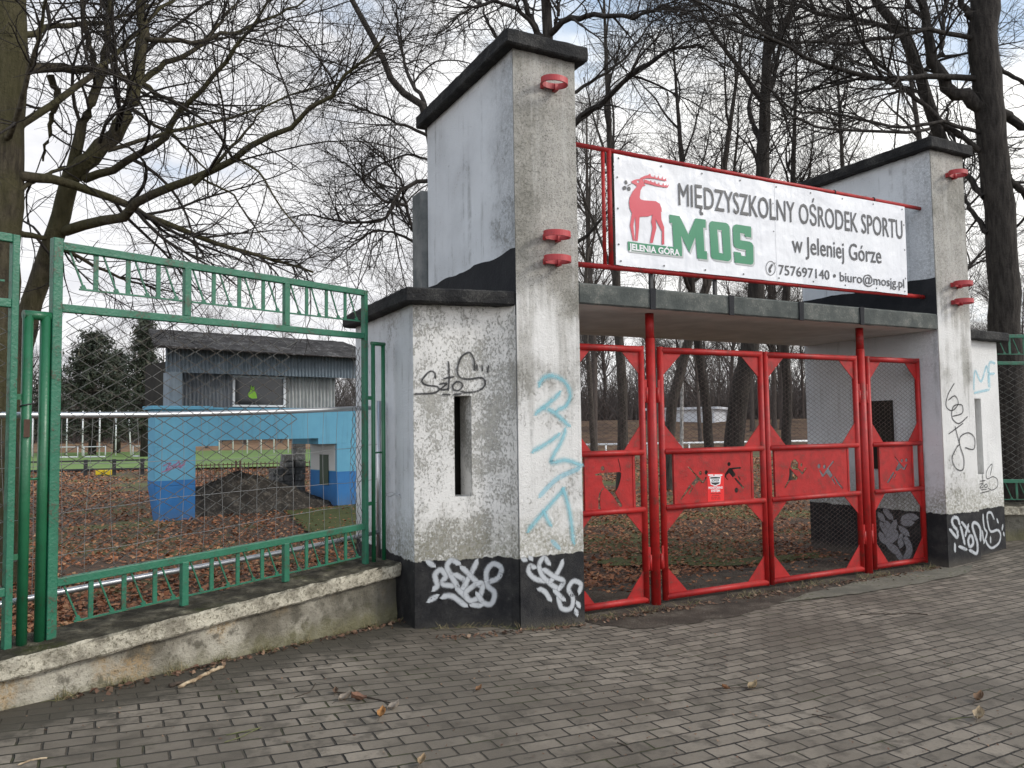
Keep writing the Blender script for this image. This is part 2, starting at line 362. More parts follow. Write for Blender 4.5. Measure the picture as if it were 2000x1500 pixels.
c = mx(t, ma(t, 'MULTIPLY', ss(t, g_, .52, .66), .5), c, (.16, .115, .068))
setc(t, b, c, .95); bump(t, b, f, .8, .03); M['ground'] = m
m, t, b = newmat('pitch_turf'); p = pos(t); n = noise(t, p, .6, 5); f = noise(t, p, 9, 4)
setc(t, b, mx(t, ss(t, ma(t, 'ADD', ma(t, 'MULTIPLY', n, .5), ma(t, 'MULTIPLY', f, .5)), .35, .65), (.10, .175, .035), (.155, .24, .055)), .9); M['turf'] = m
def leafmat(name, stops, rough=.8):
    m, t, b = newmat(name); g = nd(t, 'ShaderNodeNewGeometry'); r = nd(t, 'ShaderNodeValToRGB', {0: g.outputs['Random Per Island']})
    e = r.color_ramp.elements; e[0].position = 0; e[0].color = c4(stops[0]); e[1].position = 1; e[1].color = c4(stops[-1])
    for i, s_ in enumerate(stops[1:-1]): x = e.new((i+1)/(len(stops)-1)); x.color = c4(s_)
    setc(t, b, r.outputs[0], rough); return m
M['litter'] = leafmat('dead_leaves', [(.12, .042, .020), (.33, .120, .050), (.21, .078, .034), (.40, .175, .078), (.27, .100, .042), (.50, .28, .14)])
M['crumb'] = leafmat('leaf_crumbs', [(.06, .034, .022), (.13, .065, .038), (.09, .048, .03), (.19, .11, .065), (.25, .17, .11)])
M['straw'] = leafmat('dry_straw', [(.30, .24, .13), (.18, .15, .07), (.10, .12, .04), (.40, .32, .19)])
M['needle'] = leafmat('conifer_needles', [(.022, .034, .022), (.045, .056, .035), (.032, .042, .028), (.075, .07, .05)])
M['browncrown'] = leafmat('withered_leaves', [(.05, .028, .016), (.10, .06, .03), (.07, .04, .02)])
def bark(name, a, b_, moss=0.0):
    m, t, b = newmat(name); p = pos(t)
    n = noise(t, pos(t, (9, 9, 1.6)), 2.2, 6, .65); f = noise(t, p, 30, 4); g_ = noise(t, p, 1.2, 4)
    c = mx(t, ss(t, n, .32, .68), a, b_)
    if moss: c = mx(t, ma(t, 'MULTIPLY', ss(t, g_, .38, .58), moss), c, mx(t, f, (.052, .050, .018), (.095, .088, .036)))
    setc(t, b, c, .92); b.inputs['Specular IOR Level'].default_value = .2
    bump(t, b, ma(t, 'ADD', ma(t, 'MULTIPLY', n, 2), f), .8, .02); return m
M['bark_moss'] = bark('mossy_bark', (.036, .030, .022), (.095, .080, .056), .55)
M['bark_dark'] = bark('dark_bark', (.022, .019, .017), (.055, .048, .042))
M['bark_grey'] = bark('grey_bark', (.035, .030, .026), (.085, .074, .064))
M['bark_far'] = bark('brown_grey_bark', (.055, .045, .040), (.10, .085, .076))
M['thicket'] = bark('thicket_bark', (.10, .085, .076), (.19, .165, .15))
M['birch'] = bark('pale_birch_bark', (.10, .095, .09), (.45, .44, .42))
M['vinyl'] = None
m, t, b = newmat('banner_vinyl'); p = pos(t); n = noise(t, p, 1.7, 3); f = noise(t, p, 5, 4)
setc(t, b, mx(t, ss(t, n, .3, .7), (.74, .75, .77), (.68, .69, .72)), .28); bump(t, b, ma(t, 'ADD', n, ma(t, 'ADD', ma(t, 'MULTIPLY', f, .25), ma(t, 'MULTIPLY', noise(t, pos(t, (3.2, 1, .5)), 1.0, 3), .9))), .6, .06); M['vinyl'] = m
def flat(name, c, r=.45):
    m, t, b = newmat(name); n = noise(t, pos(t), 30, 3); setc(t, b, mx(t, ma(t, 'MULTIPLY', n, .25), c, tuple(x*.8 for x in c)), r); return m
M['ink'] = flat('dark_grey_print', (.060, .060, .063), .35); M['logo_red'] = flat('red_print', (.56, .060, .085), .35)
M['logo_green'] = flat('green_print', (.018, .205, .095), .35); M['logo_shadow'] = flat('grey_print', (.42, .44, .43), .35)
M['print_white'] = flat('white_print', (.74, .75, .76), .35); M['screw'] = flat('dark_screw', (.05, .05, .05), .4)
M['sticker'] = flat('red_sticker', (.70, .02, .02), .35); M['print_black'] = flat('black_print', (.02, .02, .022), .4)
M['sticker_text'] = flat('dark_red_print', (.25, .01, .01), .4)
M['stick'] = simple_noise('peeled_wood', (.16, .10, .055), (.46, .37, .25), 22, .8, .4, .004)
M['twig'] = simple_noise('dark_twig', (.035, .026, .02), (.08, .06, .045), 22, .9, .3, .004)
M['shed'] = flat('white_sheet', (.66, .68, .72), .6)
def spray(name, col, op, soft):
    m, t, b = newmat(name); p = pos(t)
    uv = nd(t, 'ShaderNodeSeparateXYZ', {0: nd(t, 'ShaderNodeUVMap', uv_map='UVMap').outputs[0]})
    d = ma(t, 'ABSOLUTE', ma(t, 'SUBTRACT', uv.outputs[1], .5))                # 0 centre .5 edge
    n = noise(t, p, 90, 4, .7); n2_ = noise(t, p, 14, 4)
    a = ss(t, ma(t, 'ADD', d, ma(t, 'MULTIPLY', ma(t, 'SUBTRACT', n, .5), soft)), .5, .5-soft)
    a = ma(t, 'MULTIPLY', a, ma(t, 'MULTIPLY', ss(t, ma(t, 'ADD', ma(t, 'MULTIPLY', n, .5), ma(t, 'MULTIPLY', n2_, .5)), .30, .48), op))
    setc(t, b, col, .7); t.links.new(a, b.inputs['Alpha']); return m
M['sp_black'] = spray('black_marker', (.03, .03, .032), .9, .40); M['sp_blue'] = spray('light_blue_spray', (.20, .50, .58), .66, .55)
M['sp_silver'] = spray('silver_spray', (.46, .48, .50), .92, .36); M['sp_pale'] = spray('pale_blue_spray', (.30, .58, .68), .5, .35)
M['sp_pink'] = spray('faded_pink_spray', (.50, .20, .34), .5, .35); M['sp_inside'] = spray('grey_spray', (.34, .34, .37), .85, .2)
M['moss'] = simple_noise('moss_turf', (.055, .062, .016), (.11, .115, .028), 5, .95, .6, .01, (.035, .035, .016), 45)

# ------------------------------------------------------------------ ground
def grid(name, xs, ys, zf, mat, keep=None):
    v = [(x, y, zf(x, y)) for y in ys for x in xs]; nx = len(xs); f = []
    for j in range(len(ys)-1):
        for i in range(nx-1):
            cx = (xs[i]+xs[i+1])/2; cy = (ys[j]+ys[j+1])/2
            if keep is None or keep(cx, cy): f.append((j*nx+i, j*nx+i+1, (j+1)*nx+i+1, (j+1)*nx+i))
    me = bpy.data.meshes.new(name); me.from_pydata(v, [], f); me.polygons.foreach_set('use_smooth', [True]*len(f))
    return tag(link(name, me, mat), kind='structure')
P0 = Vector((2.16, 5.99, 0)); U = Vector((.889, .458, 0)); NN = Vector((-.458, .889, 0)); ASC = .021
P0R = Vector((9.632, 5.99, 0)); UR = Vector((.889, -.458, 0)); NR = Vector((.458, .889, 0))
def lin(a, b, n): return [a+(b-a)*i/(n-1) for i in range(n)]
def keep_pav(x, y):
    p = Vector((x, y, 0))
    if x < 2.5 and (p-P0).dot(NN) > .22: return False
    if x > 9.4 and (p-P0R).dot(NR) > .22: return False
    return y < 6.02
grid('pavement', lin(-14, 34, 321), lin(-9, 6.15, 102), G, M['paver'], keep_pav)
def zin(x, y):
    r = math.hypot(x-5, y-6)
    return -.035 + .03*mn.noise(Vector((x*.35, y*.35, 0)))*min(1, max(0, (r-2)/6)) - (.12 if y < 5.4 else 0)
xs = [-420, -200, -100, -60] + lin(-40, 60, 101) + [90, 140, 240, 460]; ys = lin(4.0, 60, 80) + [75, 100, 150, 260, 600]
def keep_park(x, y):
    p = Vector((x, y, 0))
    if x < 2.3: return (p-P0).dot(NN) > -.45
    return y > 5.2
grid('park_ground', xs, ys, zin, M['ground'], keep_park)
grid('street_ground', [-420, -60, -14, 34, 90, 460], [-300, -60, -9, 6], lambda x, y: -.06 if y < 5 else -.3, M['dirt'], lambda x, y: True)
# dirt in the gateway, concrete apron
def blob(name, poly, z, mat, amp=.05, thick=None):
    pts = []
    for i in range(len(poly)):
        a = Vector(poly[i]); b_ = Vector(poly[(i+1) % len(poly)]); n = max(2, int((b_-a).length/.08))
        for k in range(n):
            q = a.lerp(b_, k/n); pts.append((q.x+amp*mn.noise(Vector((q.x*5, q.y*5, 1))), q.y+amp*mn.noise(Vector((q.x*5, q.y*5, 9)))))
    bm = bmesh.new(); bm.faces.new([bm.verts.new((x, y, z(x, y))) for x, y in pts]); bmesh.ops.triangulate(bm, faces=bm.faces[:])
    me = bpy.data.meshes.new(name); bm.to_mesh(me); bm.free(); return tag(link(name, me, mat), kind='structure')
blob('dirt_strip', [(3.56, 5.43), (3.75, 5.12), (4.2, 5.02), (4.75, 5.0), (5.2, 5.10), (6.0, 5.30), (6.6, 5.36), (7.4, 5.42), (8.24, 5.48), (8.24, 6.6), (3.56, 6.6)], lambda x, y: G(x, y)+.004, M['dirt'], .06)
blob('concrete_apron', [(5.4, 5.17), (6.1, 5.32), (7.0, 5.45), (8.22, 5.50), (8.24, 5.40), (8.55, 5.36), (8.1, 5.12), (7.2, 5.05), (6.3, 5.05)], lambda x, y: G(x, y)+.008, M['apron'], .04)

def gz(pts): return [tuple(onZ(px, py, -.02))[:2] for px, py in pts]
blob('moss_strip', gz([(1150, 1100), (1230, 1088), (1330, 1088), (1420, 1094), (1500, 1090), (1600, 1082), (1600, 1092), (1500, 1102), (1400, 1110), (1300, 1104), (1200, 1108)]), lambda x, y: zin(x, y)+.035, M['moss'], .10)
blob('moss_strip', gz([(560, 1000), (640, 992), (700, 985), (760, 985), (760, 1060), (690, 1065), (600, 1040)]), lambda x, y: zin(x, y)+.035, M['moss'], .15)
# ------------------------------------------------------------------ graffiti
def hitwall(segs):
    """nearest point of a wall (list of plan segments) under a pixel, and the wall's outward normal"""
    def f(px, py):
        d = ray(px, py); best = None
        for (x0, y0), (x1, y1) in segs:
            ex, ey = x1-x0, y1-y0; det = d.x*(-ey)-d.y*(-ex)
            if abs(det) < 1e-9: continue
            tt = (x0*(-ey)-y0*(-ex))/det; s_ = (d.x*y0-d.y*x0)/det
            if -.02 <= s_ <= 1.02 and tt > 0 and (best is None or tt < best[0]):
                n = Vector((ey, -ex, 0)).normalized()
                if n.dot(Vector((d.x, d.y, 0))) > 0: n = -n
                best = (tt, n)
        if best is None: return None
        return EYE + d*best[0] + best[1]*.003, best[1]
    return f
def smooth(pts, n=7):
    if len(pts) < 3: 
        a, b_ = pts; return [(a[0]+(b_[0]-a[0])*i/4, a[1]+(b_[1]-a[1])*i/4) for i in range(5)]
    out = []; P = [pts[0]]+list(pts)+[pts[-1]]
    for i in range(1, len(P)-2):
        p0, p1, p2, p3 = P[i-1:i+3]
        for k in range(n):
            u = k/n; out.append(tuple(.5*((2*p1[j])+(-p0[j]+p2[j])*u+(2*p0[j]-5*p1[j]+4*p2[j]-p3[j])*u*u+(-p0[j]+3*p1[j]-3*p2[j]+p3[j])*u**3) for j in (0, 1)))
    return out+[tuple(pts[-1])]
def graffiti(name, strokes, wallf, width, mat, parent, conv, label):
    """sprayed lines: ribbons 3 mm off the wall, rounded at both ends, UV across the line"""
    vs, fs, uvs = [], [], []
    for k, st in enumerate(strokes):
        P = []
        for q in smooth([conv(*p) for p in st]):
            h = wallf(*q)
            if h: P.append((h[0] + h[1]*.0006*k, h[1]))
        if len(P) < 2: continue
        a = P[0]; z_ = P[-1]; t0 = (P[0][0]-P[1][0]).normalized()*width*.45; t1 = (P[-1][0]-P[-2][0]).normalized()*width*.45
        P = [(a[0]+t0, a[1])]+P+[(z_[0]+t1, z_[1])]
        b_ = len(vs)
        for i, (p, n) in enumerate(P):
            tg = (P[min(i+1, len(P)-1)][0]-P[max(i-1, 0)][0]).normalized(); sd_ = tg.cross(n).normalized()
            wd = width*(.12 if i in (0, len(P)-1) else .85 if i in (1, len(P)-2) else 1)
            vs += [tuple(p-sd_*wd/2), tuple(p+sd_*wd/2)]
        for i in range(len(P)-1):
            fs.append((b_+2*i, b_+2*i+1, b_+2*i+3, b_+2*i+2)); uvs += [(i, 0), (i, 1), (i+1, 1), (i+1, 0)]
    me = bpy.data.meshes.new(name); off = parent_loc(parent)
    me.from_pydata([tuple(Vector(v)-off) for v in vs], [], fs); uv = me.uv_layers.new(name='UVMap')
    uv.data.foreach_set('uv', [c for u in uvs for c in u])
    o = link(name, me, mat, parent); o['label'] = label; return o
def cv_(x0, y0, s): return lambda x, y: (x0+s*x, y0+s*y)
ZG = cv_(800, 660, .38); ZR = cv_(1700, 250, .6); ZS = cv_(1820, 900, .1467); ZI = cv_(1690, 860, .1733)

# ------------------------------------------------------------------ gate pylons
YA, YB = 5.44, 7.32
def half_ring(cx, y, z, mat, parent, r=.118, depth=.088, h=.048):
    """flat steel hoop standing off the wall on a short tab"""
    mb = MB(); n = 32; th = .013; cy = y-depth-.018
    def ring(rr, dd): return [(cx+rr*math.cos(2*math.pi*i/n), cy-dd*math.sin(2*math.pi*i/n)) for i in range(n)]
    o_, i_ = ring(r, depth), ring(r-th, depth-th)
    for k in range(n):
        j = (k+1) % n; a, b_, c_, d_ = o_[k], o_[j], i_[j], i_[k]
        mb.hexa([(*a, z-h/2), (*b_, z-h/2), (*c_, z-h/2), (*d_, z-h/2), (*a, z+h/2), (*b_, z+h/2), (*c_, z+h/2), (*d_, z+h/2)])
    mb.box((cx+r*.35, y-.05, z-h/2-.012), (cx+r*.62, y-.001, z+h/2-.004)); mb.box((cx-r*.62, y-.05, z-h/2-.004), (cx-r*.40, y-.001, z+h/2-.004))
    return mb.build('flag_bracket', mat, parent)
def pylon(x0, x1, side, label):
    t_ = thing('gate_pylon', ((x0+x1)/2, YA, 0), label, 'pylon', 'pylons of the gateway')
    zt = 4.69
    fr = MB(); fr.box((x0, YA, -.15), (x1, YA+.012, zt)); fr.build('front_face', M['front'], t_)
    sh = MB(); sh.box((x0+.003, YA+.012, -.15), (x1-.003, YB, zt)); sh.build('shaft', M['side'], t_)
    rough_slab('cap', [(x0-.095, YA-.075), (x1+.095, YA-.075), (x1+.095, YB+.07), (x0-.095, YB+.07)], zt-.01, zt+.115, M['cap'], t_, .05, .007, 13, x0)
    for z in (4.42, 3.155, 2.955): half_ring(x0+.325, YA, z, M['redflag'], t_)
    return t_
pyA = pylon(2.93, 3.52, -1, 'left tall white pylon with blue spray tag and grey bare concrete top')
pyB = pylon(8.275, 8.865, 1, 'right tall white pylon with dark vertical tag beside the banner end')
# tarred strips where roofs met the pylons
def tarstrip(x, y0, y1, z0, zt, parent, sgn):
    pts = []
    n = 24
    for i in range(n+1):
        y = y0+(y1-y0)*i/n; pts.append((x, y, zt+.03*mn.noise(Vector((y*3, 0, x)))+.012*mn.noise(Vector((y*14, 0, x)))))
    mb = MB(); mb.slab([(x, y0, z0)]+pts+[(x, y1, z0)], (sgn*.003, 0, 0)); return mb.build('tar_strip', M['tar'], parent)
tarstrip(2.931, YA+.006, YB, 2.5, 3.035, pyA, -1); tarstrip(8.276, YA+.006, YB, 2.795, 3.225, pyB, -1)
mb = MB(); mb.box((2.872, 7.345, 2.4), (3.3, 7.60, 4.03)); mb.build('rear_fin', M['fin'], pyA)
fA = hitwall([((2.93, YA), (3.52, YA))]); fB = hitwall([((8.275, YA), (8.865, YA))]); fBi = hitwall([((8.275, YA), (8.275, YB))])
graffiti('graffiti_letters', [[(665,240),(690,205),(740,195),(800,230),(825,290),(805,345),(760,370)], [(770,285),(720,330),(650,385)], [(690,360),(745,385),(815,450)],
    [(635,580),(700,545),(765,500)], [(800,475),(775,540),(745,590),(730,640),(800,628),(880,655)], [(610,985),(700,880),(790,780)], [(790,780),(822,900),(840,1050)], [(690,895),(720,960)]],
    fA, .076, M['sp_blue'], pyA, ZG, 'light blue sprayed letters down the pylon front')
graffiti('graffiti_stroke', [[(870,672),(760,722),(670,810)]], fA, .065, M['sp_pale'], pyA, ZG, 'faint blue spray stroke')
graffiti('graffiti_stroke', [[(735,1045),(765,1080)]], fA, .06, M['sp_pale'], pyA, ZG, 'short faint blue spray stroke')
graffiti('graffiti_tag', [[(640,1180),(618,1172),(612,1205),(650,1240),(715,1250)], [(715,1160),(690,1130),(665,1165),(680,1220),(725,1265),(765,1290)], [(785,1150),(760,1205),(720,1255)], [(690,1190),(740,1225),(790,1250),(765,1290)],
    [(665,1290),(695,1305),(720,1345)], [(870,1305),(878,1265),(840,1250),(815,1290),(838,1340),(825,1390),(780,1388),(762,1335)], [(745,1300),(790,1345)], [(862,1362),(868,1378)], [(853,1400),(856,1418)], [(582,1135),(592,1142)], [(618,1128),(622,1135)]],
    fA, .060, M['sp_silver'], pyA, ZG, 'silver tag on the black plinth')
graffiti('graffiti_tag', [[(272,832),(252,868),(246,905),(265,920),(285,898),(275,872),(254,885)], [(268,938),(298,928),(297,902),(270,906),(265,942),(287,962),(315,940)], [(255,995),(300,962)], [(275,972),(290,1032)],
    [(308,1040),(335,1045),(338,1010),(318,992),(292,1005),(290,1032),(303,1075),(300,1112),(278,1108),(265,1075),(280,1040),(290,1030)]], fB, .022, M['sp_black'], pyB, ZR, 'dark curly tag down the pylon front')
graffiti('graffiti_tag', [[(365,840),(340,765),(290,755),(265,800),(285,865),(335,930),(330,1020),(240,915)], [(400,820),(490,940)], [(380,880),(405,980),(430,1100)], [(480,860),(440,990)], [(500,1000),(478,1060),(500,1140),(545,1100),(530,1010),(500,1000)],
    [(640,1050),(640,920),(600,840),(550,825),(535,880),(570,1000),(600,1100),(590,1230),(500,1190)], [(300,1115),(300,1195)], [(360,1140),(450,1180)]], fB, .057, M['sp_silver'], pyB, ZS, 'silver tag on the black plinth')
graffiti('graffiti_tag', [[(190,950),(280,1110)], [(240,930),(330,1060)], [(340,930),(250,1120)], [(180,1060),(200,1115),(260,1140),(340,1080),(330,1020)], [(230,790),(290,870)], [(170,840),(200,890)], [(430,890),(500,860),(570,870)], [(440,930),(520,930)],
    [(410,990),(470,1050)], [(400,1180),(430,1080),(500,1200),(480,1300),(420,1340),(330,1200)], [(270,1180),(350,1260)]], fBi, .10, M['sp_inside'], pyB, ZI, 'grey tag on the inner black plinth')
mb = MB(); d0 = onX(1703, 783, 8.275); mb.box((8.262, 6.04, 1.05), (8.2715, 6.34, 1.865)); mb.build('doorway', M['dark'], pyB)

# ------------------------------------------------------------------ booths
def booth(poly, zt, cap, name, label, mats, slit, capz):
    """poly in plan, front edge points first; slit (x0,x1,z0,z1) cut through the front"""
    t_ = thing('ticket_booth', (poly[0][0], poly[0][1], 0), label, 'booth', 'booths beside the gateway')
    return t_
tA = thing('ticket_booth', (2.16, 5.72, 0), 'low white booth with peeling paint and black tag left of gateway', 'booth', 'booths beside the gateway')
frontA = [(2.16, 5.72), (2.72, 5.62), (2.83, 5.585), (2.895, 5.53), (2.925, 5.455)]
# straight part of the front with the window slit, built round the slit
sl0 = onY(886, 773, 5.67); sl1 = onY(918, 773, 5.66); sb = onY(886, 971, 5.67)
def fy(x): return 5.72 - (x-2.16)*(.10/.56)
slx0, slx1, slz0, slz1 = sl0.x, sl1.x, sb.z, sl0.z
ZKA = 2.585
def wallpiece(mb, x0, x1, z0, z1, th=.22):
    mb.hexa([(x0, fy(x0), z0), (x1, fy(x1), z0), (x1, fy(x1)+th, z0), (x0, fy(x0)+th, z0), (x0, fy(x0), z1), (x1, fy(x1), z1), (x1, fy(x1)+th, z1), (x0, fy(x0)+th, z1)])
mb = MB(); wallpiece(mb, 2.16, slx0, -.1, ZKA); wallpiece(mb, slx1, 2.72, -.1, ZKA); wallpiece(mb, slx0, slx1, -.1, slz0); wallpiece(mb, slx0, slx1, slz1, ZKA)
mb.build('front_wall', M['peel'], tA)
mb = MB(); c_ = frontA[1:]; poly = c_ + [(2.929, 5.80), (2.72, 5.80)]
mb.prism([(2.7202, 5.62)] + c_[1:] + [(2.9285, 5.85), (2.7202, 5.85)], -.1, ZKA+.02); mb.build('curved_wall', M['peel'], tA)
mb = MB(); mb.box((2.157, 5.725, -.1), (2.36, 7.25, ZKA)); mb.box((2.36, 7.0, -.1), (2.93, 7.25, ZKA-.01)); mb.build('side_wall', M['side'], tA)
mb = MB(); mb.box((2.365, 5.95, -.1), (2.925, 5.965, 2.5)); mb.build('slit_shutter', M['dark'], tA)
rough_slab('roof_cap', [(2.055, 5.60), (2.86, 5.455), (2.928, 5.445), (2.928, 7.33), (2.05, 7.33)], ZKA-.008, ZKA+.105, M['cap'], tA, .05, .007, 13, 3)
fK = hitwall([((2.16, 5.72), (2.72, 5.62)), ((2.72, 5.62), (2.83, 5.585)), ((2.83, 5.585), (2.895, 5.53)), ((2.895, 5.53), (2.925, 5.455))])
graffiti('graffiti_tag', [[(132,205),(128,180),(105,172),(75,200),(64,226),(90,243),(140,250),(150,268),(120,284),(28,288)], [(155,237),(190,235),(160,265),(200,262)], [(200,125),(203,200),(198,268)], [(178,208),(225,200)],
    [(240,225),(222,243),(226,265),(252,270),(272,245),(258,226),(240,225)], [(333,165),(330,110),(305,75),(265,100),(245,160),(255,200),(300,212),(370,205),(388,235),(365,265),(310,280),(265,276)],
    [(345,140),(346,165)], [(372,145),(373,168)], [(405,145),(400,175)], [(170,290),(205,292)], [(228,290),(262,288)]], fK, .024, M['sp_black'], tA, ZG, 'black curly tag above the slit')
graffiti('graffiti_tag', [[(125,1290),(142,1270),(130,1218),(160,1192),(185,1225),(165,1262),(225,1275)], [(250,1160),(215,1142),(192,1175),(215,1225),(245,1275)], [(235,1215),(290,1255),(265,1300)], [(345,1150),(305,1230),(265,1300)], [(270,1180),(330,1240),(365,1275)], [(245,1290),(305,1345)],
    [(330,1270),(288,1310),(310,1350),(360,1325),(372,1262),(330,1268)], [(415,1250),(455,1232),(472,1185),(430,1160),(395,1200),(400,1270),(435,1310),(420,1365),(378,1360),(348,1315)], [(170,1330),(215,1325),(285,1375)], [(100,1348),(138,1328)], [(95,1150),(120,1170)], [(320,1370),(365,1375)]],
    fK, .062, M['sp_silver'], tA, ZG, 'silver tag on the black plinth')
tB = thing('ticket_booth', (9.62, 5.6, 0), 'low white booth with pale blue tag right of gateway', 'booth', 'booths beside the gateway')
mb = MB()
def fyb(x): return 5.545 + (x-8.865)*.07
for x0, x1, z0, z1 in ((8.868, 9.07, -.1, 2.565), (9.21, 9.625, -.1, 2.565), (9.07, 9.21, -.1, .98), (9.07, 9.21, 1.87, 2.565)):
    mb.hexa([(x0, fyb(x0), z0), (x1, fyb(x1), z0), (x1, fyb(x1)+.2, z0), (x0, fyb(x0)+.2, z0), (x0, fyb(x0), z1), (x1, fyb(x1), z1), (x1, fyb(x1)+.2, z1), (x0, fyb(x0)+.2, z1)])
mb.build('front_wall', M['far'], tB)
mb = MB(); mb.box((9.42, 5.80, -.1), (9.623, 7.25, 2.56)); mb.build('side_wall', M['far'], tB)
mb = MB(); mb.box((8.87, 5.80, -.1), (9.41, 5.82, 2.5)); mb.build('slit_shutter', M['dark'], tB)
rough_slab('roof_cap', [(8.868, 5.45), (9.73, 5.50), (9.73, 7.33), (8.868, 7.33)], 2.557, 2.665, M['cap'], tB, .05, .007, 13, 5)
fR = hitwall([((8.868, fyb(8.868)), (9.625, fyb(9.625)))])
graffiti('graffiti_tag', [[(775,190),(800,45),(740,110),(720,190),(740,240),(810,212),(870,250),(870,340),(800,390),(745,360)], [(635,310),(670,305),(635,360),(675,355)], [(672,155),(680,350)], [(640,270),(705,262)], [(715,310),(695,332),(710,355),(735,340),(728,312),(715,310)], [(650,385),(720,378)], [(640,430),(760,400)]], fR, .017, M['sp_black'], tB, ZS, 'thin black tag near the plinth')
graffiti('graffiti_tag', [[(680,720),(682,800),(700,900),(730,965),(690,1090)], [(820,770),(785,692),(735,705),(742,830),(780,940),(870,922),(910,980),(890,1090),(800,1160),(740,1120),(715,1060)], [(865,780),(875,820)], [(940,860),(930,910)], [(950,960),(955,990)], [(775,1020),(775,1080)], [(665,940),(680,1060)]], fR, .046, M['sp_silver'], tB, ZS, 'silver tag on the black plinth')
graffiti('graffiti_letters', [[(336,850),(340,790),(360,825),(378,775),(384,840)], [(388,842),(386,768),(404,766)], [(386,800),(402,800)], [(338,862),(385,852)]], fR, .05, M['sp_pale'], tB, ZR, 'pale blue sprayed letters')

# ------------------------------------------------------------------ canopy
cn = thing('gate_canopy', (5.9, 5.45, 2.63), 'flat concrete canopy with felt covered edge spanning the red gates', 'canopy')
mb = MB(); mb.box((3.523, 5.475, 2.63), (8.272, YB-.02, 2.795)); mb.build('slab', M['soffit'], cn)
m_ = rough_slab('felt_edge', [(3.522, 5.44), (8.274, 5.44), (8.274, 5.474), (3.522, 5.474)], 2.628, 2.803, M['felt'], cn, .06, .006, 6, 9)
for px in (1275, 1428, 1564, 1682):
    mb = MB(); x = onY(px, 600, 5.44).x
    mb.hexa([(x-.035, 5.424, 2.620), (x+.02, 5.424, 2.620), (x+.02, 5.436, 2.620), (x-.035, 5.436, 2.620), (x-.035, 5.424, 2.806), (x+.028, 5.424, 2.806), (x+.028, 5.436, 2.806), (x-.035, 5.436, 2.806)]); mb.build('felt_seam', M['tar'], cn)
mb = MB(); mb.box((3.53, 5.478, 2.797), (8.265, YB-.02, 2.812)); mb.build('roof_felt', M['felt'], cn)

# ------------------------------------------------------------------ chain link
def chain_link(s0, s1, z0, z1, P, dw=.075, dh=.075, r=.0022, keep=None, jit=.0, sides=3):
    """woven wires: vertical zigzags meeting at the knots; P(s,z,d) -> world"""
    mb = MB(); n = int((s1-s0)/dw); k = int((z1-z0)/(dh/2))
    for i in range(n+1):
        run = []
        for j in range(k+1):
            s_ = s0 + i*dw + (dw/2 if (i+j) % 2 else -dw/2)*.97; z = z0+j*dh/2
            s_ += jit*mn.noise(Vector((s_*1.1, z*1.1, 3)))+jit*.35*mn.noise(Vector((s_*6, z*6, 7))); zz = z+jit*.8*mn.noise(Vector((s_*1.2, z*1.2, 8)))
            ok = s0 <= s_ <= s1 and (keep is None or keep(s_, z))
            if ok: run.append(P(s_, zz, .003 if (i+j) % 2 else -.003))
            if (not ok or j == k) and run:
                if len(run) > 1: mb.tube(run, r, sides, False)
                run = []
    return mb
def fast_build(mb, name, mat, parent):
    return mb.build(name, mat, parent, recalc=False)

